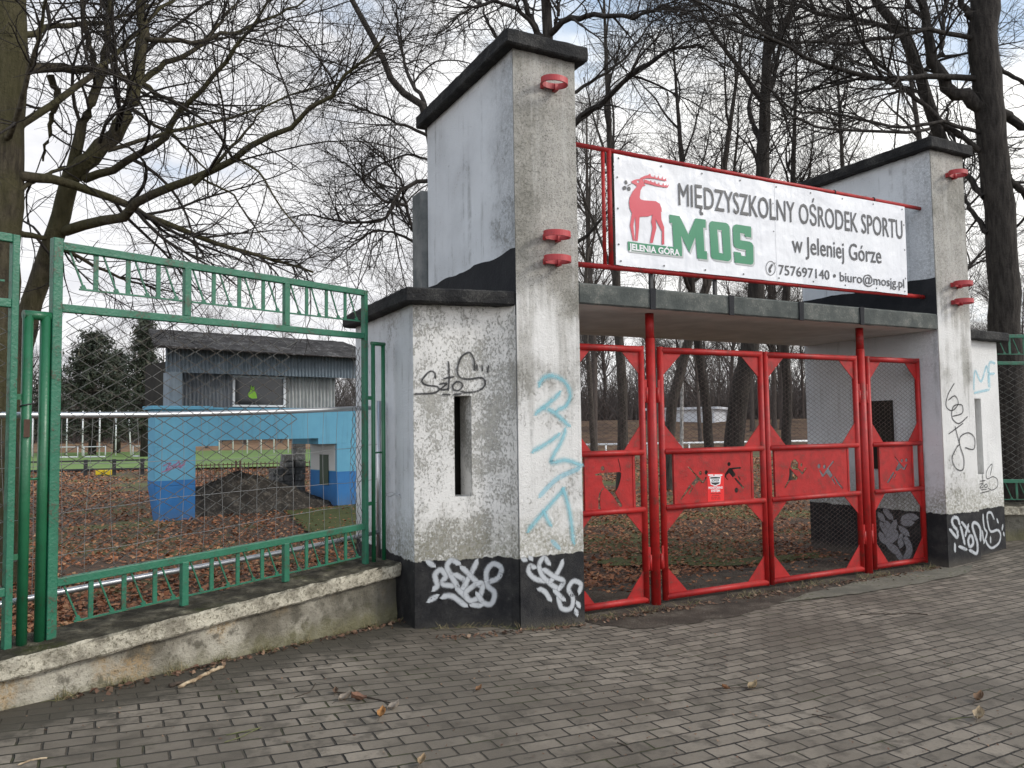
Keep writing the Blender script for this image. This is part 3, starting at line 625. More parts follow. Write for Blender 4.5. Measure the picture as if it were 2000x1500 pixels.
# ------------------------------------------------------------------ gates
YG = 5.69
def gp(px, py): return onY(px, py, YG)
def ell(cx, cy, rx, ry, n=14): return [(cx+rx*math.cos(2*math.pi*i/n), cy+ry*math.sin(2*math.pi*i/n)) for i in range(n)]
A2 = cv_(1140, 880, .08); A3 = cv_(1310, 870, .09); A4 = cv_(1500, 860, .09); A5 = ZI
holes = [
 [(A2, ell(452, 435, 46, 58)), (A2, [(265,572),(430,545),(880,522),(908,548),(905,640),(880,760),(835,900),(760,1030),(850,1190),(930,1330),(912,1385),(862,1362),(700,1100),(560,950),(500,895),(445,770),(442,640),(415,605),(280,612)]),
  (A2, [(818,200),(838,200),(888,400),(898,505),(882,505),(868,400)]), (A2, [(455,905),(485,935),(420,1000),(388,1150),(390,1290),(410,1430),(345,1430),(350,1150),(370,1040)])],
 [(A3, [(350,460),(395,465),(560,650),(690,775),(745,680),(772,690),(710,815),(670,822),(610,770),(500,885),(430,840),(540,700),(500,620)]), (A3, ell(632,600,34,46)), (A3, ell(760,585,38,48)), (A3, [(400,852),(440,885),(350,1010),(215,1185),(200,1165),(300,1010)]), (A3, [(445,912),(475,918),(400,1070),(375,1050)]),
  (A3, ell(1255,405,38,45)), (A3, [(1250,492),(1480,465),(1520,472),(1510,505),(1330,522),(1400,622),(1390,660),(1340,698),(1260,602),(1205,640),(1195,690),(1240,740),(1215,745),(1160,680),(1170,610)]), (A3, [(1365,715),(1400,702),(1590,915),(1565,940),(1440,810)]), (A3, [(1440,662),(1470,672),(1515,750),(1480,747)]), (A3, ell(1415,970,42,58))],
 [(A4, [(500,450),(575,405),(650,490),(640,600),(735,690),(790,590),(830,600),(750,740),(720,735),(660,650),(520,625),(475,570)]), (A4, ell(715,530,26,44)), (A4, [(450,592),(490,632),(560,720),(640,800),(620,860),(470,870),(370,1040),(340,1030),(430,860),(450,740)]),
  (A4, [(1405,435),(1425,465),(1310,610),(1400,760),(1350,820),(1260,710),(1200,790),(1160,785),(1100,655),(1120,640),(1190,740),(1262,622)]), (A4, ell(1216,575,33,46)), (A4, ell(1098,560,35,50)), (A4, [(1412,785),(1440,785),(1620,1040),(1600,1055),(1500,940)]), (A4, [(1370,842),(1395,818),(1470,965),(1445,965)])],
 [(A5, [(315,175),(335,190),(390,260),(430,310),(455,265),(470,270),(440,335),(420,330),(400,310),(360,348),(330,338),(370,255)]), (A5, ell(407,230,14,20)), (A5, ell(458,222,14,20)), (A5, [(308,352),(328,362),(260,480),(235,480)]), (A5, [(335,375),(345,385),(320,430),(308,425)])]]
def plate_with_holes(rect, polys, depth):
    """flat steel plate cut through with the figures (curve fill keeps the holes open)"""
    cu = bpy.data.curves.new('plate', 'CURVE'); cu.dimensions = '2D'; cu.fill_mode = 'BOTH'; cu.extrude = depth/2
    for pl in [rect]+polys:
        sp = cu.splines.new('POLY'); sp.points.add(len(pl)-1); sp.use_cyclic_u = True
        for q, (x, z) in zip(sp.points, pl): q.co = (x, z, 0, 1)
    o = bpy.data.objects.new('plate', cu); COL.objects.link(o)
    me = bpy.data.meshes.new_from_object(o.evaluated_get(bpy.context.evaluated_depsgraph_get()))
    bpy.data.objects.remove(o); bpy.data.curves.remove(cu); return me
def mesh_to_wall(me, y, parent, flip=True):
    """a mesh drawn in x,y put upright in the plane Y=y (drawn y becomes z)"""
    off = parent_loc(parent)
    for v in me.vertices: x, z, d = v.co; v.co = (x-off.x, y-off.y-d, z-off.z)
    return me
GZ0, GZM0, GZM1, GZ1 = .03, .857, 1.365, 2.325
def gate_leaf(x0, x1, plate, polys, label, hinge, idx):
    t_ = thing('gate_leaf', ((x0+x1)/2, YG, 0), label, 'gate', 'red gate leaves under the canopy'); r = .030
    mb = MB(); a, b_ = x0+r, x1-r
    for x in (a, b_): mb.tube([(x, YG, GZ0), (x, YG, GZ1)], r, 12)
    for z in (GZ0+r, GZ1-r): mb.tube([(a, YG-.002, z), (b_, YG-.002, z)], r, 12)
    mb.build('frame', M['red'], t_)
    for z in (GZM0, GZM1):
        mb = MB(); mb.tube([(a+.01, YG-.014, z), (b_-.01, YG-.014, z)], .026, 10); mb.build('cross_rail', M['red'], t_)
    zlo, zhi = GZM0+.02, GZM1-.02
    me = plate_with_holes([(plate[0], zlo), (plate[1], zlo), (plate[1], zhi), (plate[0], zhi)], polys, .006)
    link('pictogram_plate', mesh_to_wall(me, YG-.004, t_), M['red'], t_)
    for x in plate:
        mb = MB(); mb.box((x-.012, YG-.012, zlo), (x+.012, YG+.012, zhi)); mb.build('plate_stile', M['red'], t_)
    gw = .235 if x1-x0 > 1 else .20
    for z0, z1 in ((GZ0+2*r-.01, GZM0-.01), (GZM1+.01, GZ1-2*r+.01)):
        for (sx, xx) in ((1, x0+2*r-.01), (-1, x1-2*r+.01)):
            for (sz, zz) in ((1, z0), (-1, z1)):
                gh = .245 if sz > 0 else .215
                mb = MB(); mb.slab([(xx, YG-.006, zz), (xx+sx*gw, YG-.006, zz), (xx, YG-.006, zz+sz*gh)], (0, .006, 0)); mb.build('gusset', M['red'], t_)
        mb = chain_link(x0+2*r-.01, x1-2*r+.01, z0, z1, lambda s_, z, d: (s_, YG+.014+d*.6, z), .043, .046, .0024, None, .004)
        fast_build(mb, 'wire_mesh', M['gatewire'], t_)
    hx = x1 if hinge > 0 else x0
    for z in (.42, 1.92):
        mb = MB(); mb.box((hx-.012, YG-.02, z-.1), (hx+.018 if hinge > 0 else hx+.012, YG-.008, z+.1)); mb.tube([(hx+hinge*.016, YG-.012, z-.11), (hx+hinge*.016, YG-.012, z+.03)], .016, 8); mb.build('hinge', M['red'], t_)
    return t_
def hp(i): return [[(gp(*cf(x, y)).x, gp(*cf(x, y)).z) for x, y in pl] for cf, pl in holes[i]]
leafs = []
for i, (x0, x1, pxl, pxr, lab, hg) in enumerate((
    (3.535, 4.365, 1143, 1237, 'leftmost red gate leaf with cut out archer and mesh windows', 1), (4.523, 5.830, 1317, 1468, 'red gate leaf with cut out footballer and a red sticker', -1),
    (5.842, 7.213, 1514, 1656, 'red gate leaf with cut out runner and ball player', 1), (7.356, 8.262, 1719, 1782, 'rightmost narrow red gate leaf with single cut out player', -1))):
    leafs.append(gate_leaf(x0, x1, (gp(pxl, 935).x, gp(pxr, 930).x), hp(i), lab, hg, i))
for x, lab in ((4.444, 'left round red gate post under the canopy'), (7.285, 'right round red gate post under the canopy')):
    t_ = thing('gate_post', (x, YG, 0), lab, 'post', 'red posts between the gate leaves')
    mb = MB(); mb.tube([(x, YG, -.1), (x, YG, 2.40)], .044, 16); mb.build('pole', M['red'], t_)
    mb = MB(); mb.tube([(x, YG, 2.401), (x, YG, 2.628)], .040, 16); mb.build('head', M['red'], t_)

# ------------------------------------------------------------------ text
def text_mesh(s_):
    cu = bpy.data.curves.new('lettering', 'FONT'); cu.body = s_; cu.size = 1; cu.resolution_u = 3
    o = bpy.data.objects.new('lettering', cu); COL.objects.link(o); bpy.context.view_layer.update()
    me = bpy.data.meshes.new_from_object(o.evaluated_get(bpy.context.evaluated_depsgraph_get()))
    bpy.data.objects.remove(o); bpy.data.curves.remove(cu); return me
_cm = text_mesh('H'); CAPH = max(v.co.y for v in _cm.vertices)
def bold(me, e):                                        # thicken letter strokes by offsetting the outline
    bm = bmesh.new(); bm.from_mesh(me); bmesh.ops.remove_doubles(bm, verts=bm.verts, dist=1e-5)
    mv = {}
    for v in bm.verts:
        n = Vector((0, 0, 0))
        for ed in v.link_edges:
            if len(ed.link_faces) == 1:
                f = ed.link_faces[0]; dv = (ed.verts[1].co-ed.verts[0].co); nn = Vector((dv.y, -dv.x, 0)).normalized()
                if nn.dot(f.calc_center_median()-ed.verts[0].co) > 0: nn = -nn
                n += nn
        if n.length > 1e-4: mv[v] = n.normalized()*e*min(1.6, 2/max(n.length, .8))
    for v, d in mv.items(): v.co += d
    bm.to_mesh(me); bm.free()
def put_text(s_, bl, br, cap_px, y, mat, parent, weight=0, name='lettering'):
    """text between two baseline pixels on the plane Y=y, capital height from a third"""
    a = onY(*bl, y); b_ = onY(*br, y); h = onY(*cap_px, y).z - a.z
    me = text_mesh(s_)
    if weight: bold(me, weight)
    xs_ = [v.co.x for v in me.vertices]; x0, x1 = min(xs_), max(xs_)
    off = parent_loc(parent)
    for v in me.vertices:
        u = (v.co.x-x0)/(x1-x0); v.co = (a.x+(b_.x-a.x)*u-off.x, y-off.y, a.z+(b_.z-a.z)*u+v.co.y*h/CAPH-off.z)
    return link(name, me, mat, parent)
def poly_face(name, polys, y, mat, parent, hol=None, dz=(0, 0)):
    """flat printed shapes on the plane Y=y from outlines, with optional holes"""
    cu = bpy.data.curves.new(name, 'CURVE'); cu.dimensions = '2D'; cu.fill_mode = 'BOTH'
    for pl in polys:
        sp = cu.splines.new('POLY'); sp.points.add(len(pl)-1); sp.use_cyclic_u = True
        for q, p in zip(sp.points, pl): w_ = onY(p[0], p[1], y); q.co = (w_.x+dz[0], w_.z+dz[1], 0, 1)
    o = bpy.data.objects.new(name, cu); COL.objects.link(o)
    me = bpy.data.meshes.new_from_object(o.evaluated_get(bpy.context.evaluated_depsgraph_get()))
    bpy.data.objects.remove(o); bpy.data.curves.remove(cu)
    return link(name, mesh_to_wall(me, y, parent), mat, parent)

# ------------------------------------------------------------------ banner
YS = 5.56
def sag(x, z): return .011*mn.noise(Vector((x*1.25, z*.9, 4)))+.0045*mn.noise(Vector((x*3.4+z*1.5, z*1.8, 9)))
def drape(o, cell=.05):
    """let print follow the slack of the sheet"""
    bm = bmesh.new(); bm.from_mesh(o.data); bmesh.ops.triangulate(bm, faces=bm.faces[:])
    for _ in range(5):
        es = [e for e in bm.edges if e.calc_length() > cell*1.5]
        if not es: break
        bmesh.ops.subdivide_edges(bm, edges=es, cuts=1); bmesh.ops.triangulate(bm, faces=bm.faces[:])
    off = parent_loc(o.parent)
    for v in bm.verts: v.co.y += sag(v.co.x+off.x, v.co.z+off.z)
    bm.to_mesh(o.data); bm.free()
bn = thing('gate_banner', (5.9, YS, 3.0), 'white sports centre banner on red pipe frame between the pylons', 'banner')
bx0, bx1, bz0, bz1 = 3.992, 7.945, 3.018, 4.010; seam = onY(1516, 450, YS).x
for a, b_ in ((bx0, seam+.004), (seam-.004, bx1)):
    nx, nz = 90, 40; mb = MB(); vs = []
    for j in range(nz+1):
        for i in range(nx+1):
            x = a+(b_-a)*i/nx; z = bz0+(bz1-bz0)*j/nz
            rip = .006*mn.noise(Vector((x*1.3, z*1.1, a)))+.0025*mn.noise(Vector((x*5, z*3, a)))
            edge = .004*mn.noise(Vector((x*6, z*6, 2)))
            vs.append((x, YS+sag(x, z)+(.0018 if a == bx0 else 0), z+(edge*.6 if j in (0, nz) else 0)))
    mb.add(vs, [(j*(nx+1)+i, j*(nx+1)+i+1, (j+1)*(nx+1)+i+1, (j+1)*(nx+1)+i) for j in range(nz) for i in range(nx)], True)
    mb.build('banner_sheet', M['vinyl'], bn)
fr = MB(); yf = YS+.035
zt0, zt1 = 4.045, 4.040
fr.tube([(3.515, yf, 4.045), (8.27, yf, 4.04)], .021, 10); fr.tube([(3.515, yf, 2.995), (8.27, yf, 3.02)], .024, 10)
fr.tube([(3.965, yf, 3.0), (3.965, yf, 4.045)], .022, 10); fr.tube([(3.905, yf+.01, 3.0), (3.905, yf+.01, 4.045)], .017, 10)
fr.tube([(7.0, yf+.01, 3.01), (7.0, yf+.01, 4.04)], .02, 8); fr.tube([(5.4, yf+.01, 3.0), (5.4, yf+.01, 4.04)], .02, 8)
fr.build('frame', M['red'], bn)
for px in (1277, 1402):
    st_ = MB(); x = onY(px, 590, yf).x; st_.box((x-.016, yf+.02, 2.8), (x+.016, yf+.05, 2.99)); st_.build('stay', M['black_metal'], bn)
for x in (6.85, 7.47):
    mb = MB(); ring = [(x, yf+.026*math.cos(k*.63), 4.042+.026*math.sin(k*.63)) for k in range(11)]; mb.tube(ring, .005, 5, False); mb.build('wire_tie', M['black_metal'], bn)
def screw(x, y, z, r): mb = MB(); mb.add([(x+r*math.cos(k*.785), y, z+r*math.sin(k*.785)) for k in range(8)], [tuple(range(8))]); mb.build('screw', M['screw'], bn)
for i in range(9):
    x = bx0+.05+(bx1-bx0-.1)*i/8
    screw(x, YS-.004, bz1-.035, .009); screw(x, YS-.004, bz0+.035, .009)
for z in (3.2, 3.52, 3.8): screw(bx0+.03, YS-.004, z, .009); screw(bx1-.03, YS-.004, z, .009); screw(seam-.03, YS-.004, z, .007)
Y1, Y2, Y3, Y4 = YS-.0025, YS-.004, YS-.0055, YS-.007
E5 = cv_(1120, 250, .36); EL = cv_(1190, 320, .155)
put_text('MIĘDZYSZKOLNY OŚRODEK SPORTU', E5(575, 416), E5(1786, 603), E5(575, 298), Y3, M['ink'], bn, .006)
put_text('w Jeleniej Górze', E5(1190, 672), E5(1670, 735), E5(1190, 580), Y3, M['ink'], bn, .006)
put_text('757697140 • biuro@mosjg.pl', E5(1118, 793), E5(1797, 868), E5(1118, 741), Y3, M['ink'], bn, .006)
Mp = [EL(*p) for p in [(762,637),(890,657),(1000,890),(1088,685),(1215,703),(1213,808),(1182,804),(1195,1100),(1226,1104),(1228,1207),(1108,1192),(1085,920),(1008,1118),(905,900),(918,1062),(915,1165),(237,1088),(235,975),(812,1048),(795,740),(765,742)]]
Op = [EL(*p) for p in [(1290,722),(1470,745),(1497,762),(1512,795),(1530,1185),(1518,1215),(1490,1230),(1320,1205),(1290,1190),(1275,1160),(1258,770),(1268,735)]]; Oh = [EL(*p) for p in [(1355,828),(1412,838),(1430,1132),(1375,1122)]]
Sp_ = [EL(*p) for p in [(1600,762),(1788,790),(1790,928),(1708,915),(1706,880),(1648,870),(1650,962),(1770,980),(1800,998),(1815,1030),(1818,1235),(1808,1260),(1785,1270),(1575,1245),(1565,1105),(1655,1120),(1660,1158),(1722,1165),(1718,1085),(1610,1066),(1575,1045),(1562,1010),(1553,810),(1568,775)]]
poly_face('emblem_shadow', [Mp, Op, Oh, Sp_], Y1, M['logo_shadow'], bn, dz=(.016, -.016))
poly_face('emblem_letters', [Mp, Op, Oh, Sp_], Y2, M['logo_green'], bn)
put_text('JELENIA GÓRA', EL(252, 1078), EL(888, 1156), EL(252, 1002), Y4, M['print_white'], bn, .035)
deer = [EL(*p) for p in [(283,215),(345,192),(385,190),(405,170),(455,150),(440,185),(430,205),(445,235),(450,258),(468,265),(455,275),(430,278),(400,330),(388,420),(400,445),(440,457),(590,468),(640,500),(662,560),(667,605),(655,600),(660,700),(695,800),(697,1015),(665,1012),(668,850),(600,720),(585,690),(600,800),(555,995),(520,992),(550,800),(535,730),(548,640),(500,660),(390,665),(385,720),(382,800),(365,970),(335,968),(340,800),(330,655),(310,780),(328,967),(305,965),(265,775),(290,620),(262,560),(252,490),(262,420),(300,345),(350,285),(345,270),(310,250),(285,240)]]
eye = [EL(*p) for p in ell(368, 222, 17, 17, 10)]
poly_face('deer_emblem', [deer, eye], Y2, M['logo_red'], bn)
an1 = [EL(*p) for p in [(395,180),(450,148),(495,140),(520,118),(530,152),(570,165),(580,135),(590,170),(615,175),(628,140),(635,180),(665,185),(680,150),(685,192),(710,190),(722,172),(727,215),(640,200),(560,182),(480,178),(440,190)]]
an2 = [EL(*p) for p in [(440,196),(470,200),(520,218),(527,198),(540,225),(570,235),(580,210),(592,245),(620,255),(632,225),(642,262),(675,268),(688,232),(697,270),(720,265),(732,248),(728,280),(762,252),(742,297),(680,290),(600,278),(520,255),(450,240)]]
poly_face('deer_antlers', [an1], Y3, M['logo_red'], bn); poly_face('deer_antlers', [an2], Y3, M['logo_red'], bn)
def rell(cx, cy, rx, ry, a): return [(cx+rx*math.cos(k*.52)*math.cos(a)-ry*math.sin(k*.52)*math.sin(a), cy+rx*math.cos(k*.52)*math.sin(a)+ry*math.sin(k*.52)*math.cos(a)) for k in range(12)]
poly_face('clover_sprig', [[EL(*p) for p in q] for q in (rell(212,232,17,28,-.3), rell(193,303,25,26,.4), rell(250,312,22,28,-.3))], Y2, M['ink'], bn)
poly_face('clover_sprig', [[EL(*p) for p in [(228,270),(285,243),(288,250),(235,280)]]], Y3, M['ink'], bn)
pc = E5(1072, 760)
poly_face('phone_symbol', [ell(pc[0], pc[1], 10, 14.2, 24), ell(pc[0], pc[1], 9, 13, 24)], Y2, M['ink'], bn)
poly_face('phone_symbol', [[(pc[0]+a, pc[1]+b_) for a, b_ in [(1.5,-8),(3.5,-9),(4.5,-5),(3,-3.5),(-.5,3),(1.5,6),(0,9),(-2.5,8),(-4.2,4),(-3.6,0),(-1,-4)]]], Y2, M['ink'], bn)
for o_ in list(bn.children):
    if o_.name.split('.')[0] in ('lettering', 'emblem_shadow', 'emblem_letters', 'deer_emblem', 'deer_antlers', 'clover_sprig', 'phone_symbol'): drape(o_)
    elif o_.name.startswith('screw'):
        v_ = o_.data.vertices[0].co+bn.location; dy_ = sag(v_.x, v_.z)
        for q in o_.data.vertices: q.co.y += dy_
# warning sticker on the second leaf
sk = poly_face('sticker', [[A3(*p) for p in [(795,605),(1155,605),(1160,1205),(805,1225)]]], YG-.0085, M['sticker'], leafs[1]); sk['label'] = 'bright red alarm sticker'
ys_ = YG-.0095
def bars(y0, y1, xs_, mat_):
    for a_, b_ in xs_: poly_face('small_print', [[A3(a_, y0), A3(b_, y0), A3(b_, y1), A3(a_, y1)]], ys_, mat_, sk)
bars(630, 658, ((815, 925), (950, 1120)), M['print_white'])
poly_face('shield', [[A3(*p) for p in [(840,675),(970,660),(1092,672),(1075,840),(970,882),(870,850)]]], ys_, M['print_white'], sk)
poly_face('shield_band', [[A3(*p) for p in [(860,690),(970,680),(1075,690),(1072,715),(860,722)]]], ys_-.001, M['print_black'], sk)
poly_face('shield_band', [[A3(*p) for p in [(880,805),(1062,797),(1055,825),(970,862),(890,835)]]], ys_-.001, M['print_black'], sk)
put_text('JOKER', A3(885, 785), A3(1055, 780), A3(885, 735), ys_-.001, M['print_black'], sk, .02)
put_text('MONITORING', A3(820, 945), A3(1125, 935), A3(820, 898), ys_, M['print_white'], sk, .04)
put_text('SYSTEM', A3(878, 1010), A3(1070, 1005), A3(878, 962), ys_, M['print_white'], sk, .04)
for yy, q_ in ((1040, ((870, 960), (975, 1085))), (1082, ((895, 930), (945, 1055))), (1122, ((880, 930), (945, 1005), (1020, 1075))), (1160, ((880, 940), (955, 990), (1005, 1080)))): bars(yy-9, yy+9, q_, M['sticker_text'])

# ------------------------------------------------------------------ fence
def fence_side(P0_, U_, N_, sgn):
    """frame of one street fence: F(s, d, z) with s along it (0 at the booth), d behind the coping's front edge"""
    def F(s_, d, z): p = P0_ + U_*s_ + N_*d; return Vector((p.x, p.y, z + ASC*s_*sgn))
    return F
FL = fence_side(P0, U, NN, 1); FR = fence_side(P0R, UR, NR, -1)
def fence_wall(F, s0, s1, label, mats):
    t_ = thing('fence_wall', F((s0+s1)/2, .1, 0), label, 'wall', 'low walls under the street fence')
    poly = [F(s0, .055, 0), F(s1, .055, 0), F(s1, .30, 0), F(s0, .30, 0)]
    def zlo(x, y): return G(x, y)-.25
    fx = lambda q: (q.x, q.y)
    sfun = lambda x, y: ASC*((Vector((x, y, 0))-(P0 if F is FL else P0R)).dot(U if F is FL else UR))*(1 if F is FL else -1)
    rough_slab('wall_body', [fx(q) for q in poly], zlo, lambda x, y: .445+sfun(x, y), M['wall'], t_, .05, .009, 9, 1)
    cp = [F(s0, 0, 0), F(s1, 0, 0), F(s1, .34, 0), F(s0, .34, 0)]
    dd = lambda x, y: ((Vector((x, y, 0))-(P0 if F is FL else P0R)).dot(NN if F is FL else NR))
    rough_slab('coping', [fx(q) for q in cp], lambda x, y: .437+sfun(x, y), lambda x, y: .543+.09*dd(x, y)+sfun(x, y), M['coping'], t_, .04, .010, 14, 2)
    return t_
fence_wall(FL, -6.2, -.004, 'low mossy concrete wall under the green fence left of gateway', None)
fence_wall(FR, .004, 5.0, 'low concrete wall under the green fence right of gateway', None)
DF = .17
def fence_panel(F, s0, s1, label, mesh_end=None, N_=NN, stl=None):
    t_ = thing('steel_fence', F((s0+s1)/2, DF, .6), label, 'fence', 'green fence panels on the low walls'); g = M['green']
    zt, z2, zb, zf = 2.72, 2.375, .875, .585
    def b(name, a, c_, w_, d_=.03, par=t_, mat=g): mb = MB(); mb.bar(a, c_, w_, d_, N_); return mb.build(name, mat, par, .004)
    b('stile', F(s0, DF, zf-.03), F(s0, DF, zt+.02), .052, .05); b('stile', F(s1, DF, zf-.03), F(s1, DF, zt), .036, .045)
    for z in (zt-.02, z2-.022, zb-.024): b('rail', F(s0+.026, DF, z), F(s1-.018, DF, z), .045, .04)
    q1, q2 = (stl if stl else (s0+(s1-s0)*.33, s0+(s1-s0)*.665))
    for q in (q1, q2):
        b('short_stile', F(q, DF-.004, z2), F(q, DF-.004, zt-.03), .045, .035); b('short_stile', F(q, DF-.004, zf-.02), F(q, DF-.004, zb-.04), .045, .035)
    for (za, zb_) in ((zt-.04, zt-.25), (zb-.046, zf+.035)):
        mb = MB(); br = [s0+.026, q1, q2, s1-.018]
        for k in range(3):
            a_, c_ = br[k], br[k+1]; w_ = (c_-a_)/4
            mb.bar(F(a_+.1*(k == 0), DF, zb_), F(c_-.03, DF, zb_), .010, .014, N_)
            for j in range(4):
                x = a_+j*w_
                if j: mb.bar(F(x, DF, za), F(x, DF, zb_), .026, .010, N_)
                mb.bar(F(x+w_*.22, DF, za), F(x+w_*.66, DF, zb_), .009, .008, N_)
                mb.bar(F(x+w_*.60, DF, zb_+.022), F(x+w_*.66, DF, zb_), .026, .010, N_)
        mb.build('zigzag_trim', g, t_)
    me_ = mesh_end if mesh_end is not None else s1
    kp = (lambda s_, z: s_ < me_ + .10*mn.noise(Vector((z*5, 0, 2)))+.06*mn.noise(Vector((z*17, 0, 5)))) if mesh_end is not None else None
    Pm = lambda s_, z, d: F(s_, DF+.012+d+.012*mn.noise(Vector((s_*2, z*2, 0))), z)
    fast_build(chain_link(s0+.02, s1-.015, zb-.03, z2-.01, Pm, .074, .082, .0044, kp, .022), 'chain_link', M['wire'], t_)
    if mesh_end is not None:
        mb = chain_link(s1-.13, s1+.03, .66, 2.30, lambda s_, z, d: F(s_+.035*mn.noise(Vector((z*3, 1, 0))), DF+.03+d*8+.03*mn.noise(Vector((s_*20, z*6, 0))), z), .026, .085, .0028, None, .05)
        fast_build(mb, 'torn_chain_link', M['wire'], t_)
        mb = chain_link(s1-.78, s1-.02, .61, .85, lambda s_, z, d: F(s_, DF+.02+d*2, z), .085, .12, .0035, None, .05)
        fast_build(mb, 'torn_chain_link', M['wire'], t_)
    return t_
fence_panel(FL, -2.588, -.243, 'green fence panel with zigzag trim and torn chain link', mesh_end=-.93, stl=(-1.80, -1.02))
fence_panel(FL, -5.10, -2.800, 'green fence panel at left photo edge in front of thick trunk')
fence_panel(FR, .28, 2.6, 'green fence panel right of the right booth', N_=NR)
def pipe_post(F, sa, sb, label, ta, tb, r=.026):
    t_ = thing('fence_post', F((sa+sb)/2, DF, .58), label, 'post', 'looped pipe posts of the green fence')
    mb = MB(); top = 2.30
    mb.tube([F(sa, DF, .50), F(sa, DF, top), F(sa, DF, top)], r, 12); mb.tube([F(sb, DF, .50), F(sb, DF, top)], r, 12)
    mb.tube([F(sa-r*.9, DF, top), F(sb+r*.9, DF, top)], r*.98, 12); mb.build('pipe_loop', M['pipe_green'], t_)
    for z in (1.02, 1.86):
        if ta: mb = MB(); mb.bar(F(ta, DF, z), F(sa, DF, z), .03, .008, NN); mb.build('bracket', M['pipe_green'], t_)
        mb = MB(); mb.bar(F(sb, DF, z), F(tb, DF, z), .03, .008, NN); mb.build('bracket', M['pipe_green'], t_)
    mb = MB(); mb.tube([F(sa, DF, 1.42), F(sb, DF, 1.42)], .007, 6); mb.build('tie_rod', M['pipe_green'], t_)
    return t_
ppo = pipe_post(FL, -2.728, -2.640, 'thick green double pipe post near left photo edge', -2.79, -2.60)
pipe_post(FL, -.150, -.035, 'slim green double pipe post against the left booth', -.243, -.04, .017)
pw = [o for o in COL.objects if o.name.startswith('fence_post')][-1]; mb = MB(); w0 = FL(-.035, DF, 1.075); w1 = Vector((2.152, 6.02, 1.08))
mb.tube([w0, w0.lerp(w1, .4)+Vector((0, 0, -.015)), w0.lerp(w1, .8)+Vector((0, 0, .01)), w1], .004, 5); mb.tube([w0, w0.lerp(w1, .5)+Vector((0, 0, .02)), w1+Vector((-.01, -.05, -.02))], .003, 5); mb.build('tie_wire', M['galv'], pw)
mb = MB(); c_ = FL(-2.735, DF-.03, 1.70); mb.box((c_.x-.014, c_.y-.006, c_.z-.055), (c_.x+.014, c_.y+.006, c_.z+.04)); mb.build('padlock', M['rust'], ppo)
mb = MB(); mb.tube([FL(-2.728, DF, 1.79)+Vector((.030*math.cos(k*.7), .030*math.sin(k*.7), .004*k)) for k in range(11)], .004, 5, False); mb.build('cable_tie', M['black_metal'], ppo)
# temporary steel fence panel behind
tp = thing('wire_fence_panel', FL(-1.4, .38, .6), 'galvanised pipe framed wire panel standing behind the torn fence', 'fence panel')
mb = MB(); dT = .36
top = [FL(s_, dT, 1.775-.045*math.sin(math.pi*(s_+3.3)/3.4)*1.0) for s_ in lin(-6.0, .02, 30)]
mb.tube([FL(s_, dT, 1.785-.028*max(0, math.sin(math.pi*(s_+3.6)/3.6))) for s_ in lin(-5.4, .04, 26)], .0185, 12)
mb.tube([FL(s_, dT, .745+.01*math.sin(s_*2)) for s_ in lin(-5.4, .10, 20)], .0185, 12)
mb.tube([FL(.095, dT, .50), FL(.11, dT, 1.84)], .019, 12); mb.build('pipe_frame', M['galv'], tp)
mb = MB(); k = 0
for s_ in lin(-5.3, -.05, 36):
    j = .02*rnd.uniform(-1, 1)
    mb.tube([FL(s_+j*math.sin(z*4+k), dT+.01*math.sin(z*5+k), z) for z in lin(.745, 1.78, 9)], .0015, 4, False); k += 1
for z in (.98, 1.20, 1.46):
    mb.tube([FL(s_, dT, z+.018*math.sin(s_*1.9+z*9)+.012*mn.noise(Vector((s_*5, z, 0)))) for s_ in lin(-5.3, .09, 60)], .0019, 4, False)
mb.build('wire_grid', M['thinwire'], tp)

# ------------------------------------------------------------------ blue stand
BO = Vector((1.63, 15.9, 0)); BU = Vector((.975, .221, 0)); BN = Vector((-.221, .975, 0))
def Bp(s_, d, z): p = BO+BU*s_+BN*d; return (p.x, p.y, z)
def bbox(mb, s0, s1, d0, d1, z0, z1): mb.hexa([Bp(s0,d0,z0), Bp(s1,d0,z0), Bp(s1,d1,z0), Bp(s0,d1,z0), Bp(s0,d0,z1), Bp(s1,d0,z1), Bp(s1,d1,z1), Bp(s0,d1,z1)])
bs = thing('blue_stand', Bp(1.4, .8, 0), 'blue two tone stand with corrugated cabin on top by the pitch', 'building')
mb = MB(); mb.hexa([Bp(-.62,0,-.1), Bp(0,0,-.1), Bp(0,.42,-.1), Bp(-.62,.42,-.1), Bp(-.735,0,.62), Bp(0,0,.62), Bp(0,.42,.62), Bp(-.735,.42,.62)]); bbox(mb, -.735, 0, 0, .42, .62, 1.336)
mb.build('left_pillar', M['blue'], bs, .01)
mb = MB(); bbox(mb, 2.949, 4.2, 0, 1.25, -.1, 1.32); mb.build('right_pillar', M['blue'], bs, .01)
mb = MB(); bbox(mb, -.735, .43, 0, .42, 1.336, 1.444); bbox(mb, -.735, 4.2, 0, .42, 1.444, 2.03); bbox(mb, 2.521, 4.2, .002, 1.25, 1.32, 1.444); mb.build('beam', M['blue'], bs)
m_, t, b = newmat('white_reveal'); setc(t, b, (.55, .55, .54), .9)
mb = MB(); bbox(mb, 2.938, 2.946, .06, 1.2, .74, 1.31); mb.build('reveal', m_, bs)
mb = MB(); bbox(mb, 2.925, 2.937, .35, .75, .42, 1.08); m2, t, b = newmat('green_hatch'); setc(t, b, (.035, .06, .035), .6); mb.build('hatch', m2, bs)
mb = MB(); bbox(mb, -.82, .30, -.06, .5, 2.031, 2.10); bbox(mb, .31, 4.3, -.03, .5, 2.031, 2.075); mb.build('ledge', M['blue'], bs, .01)
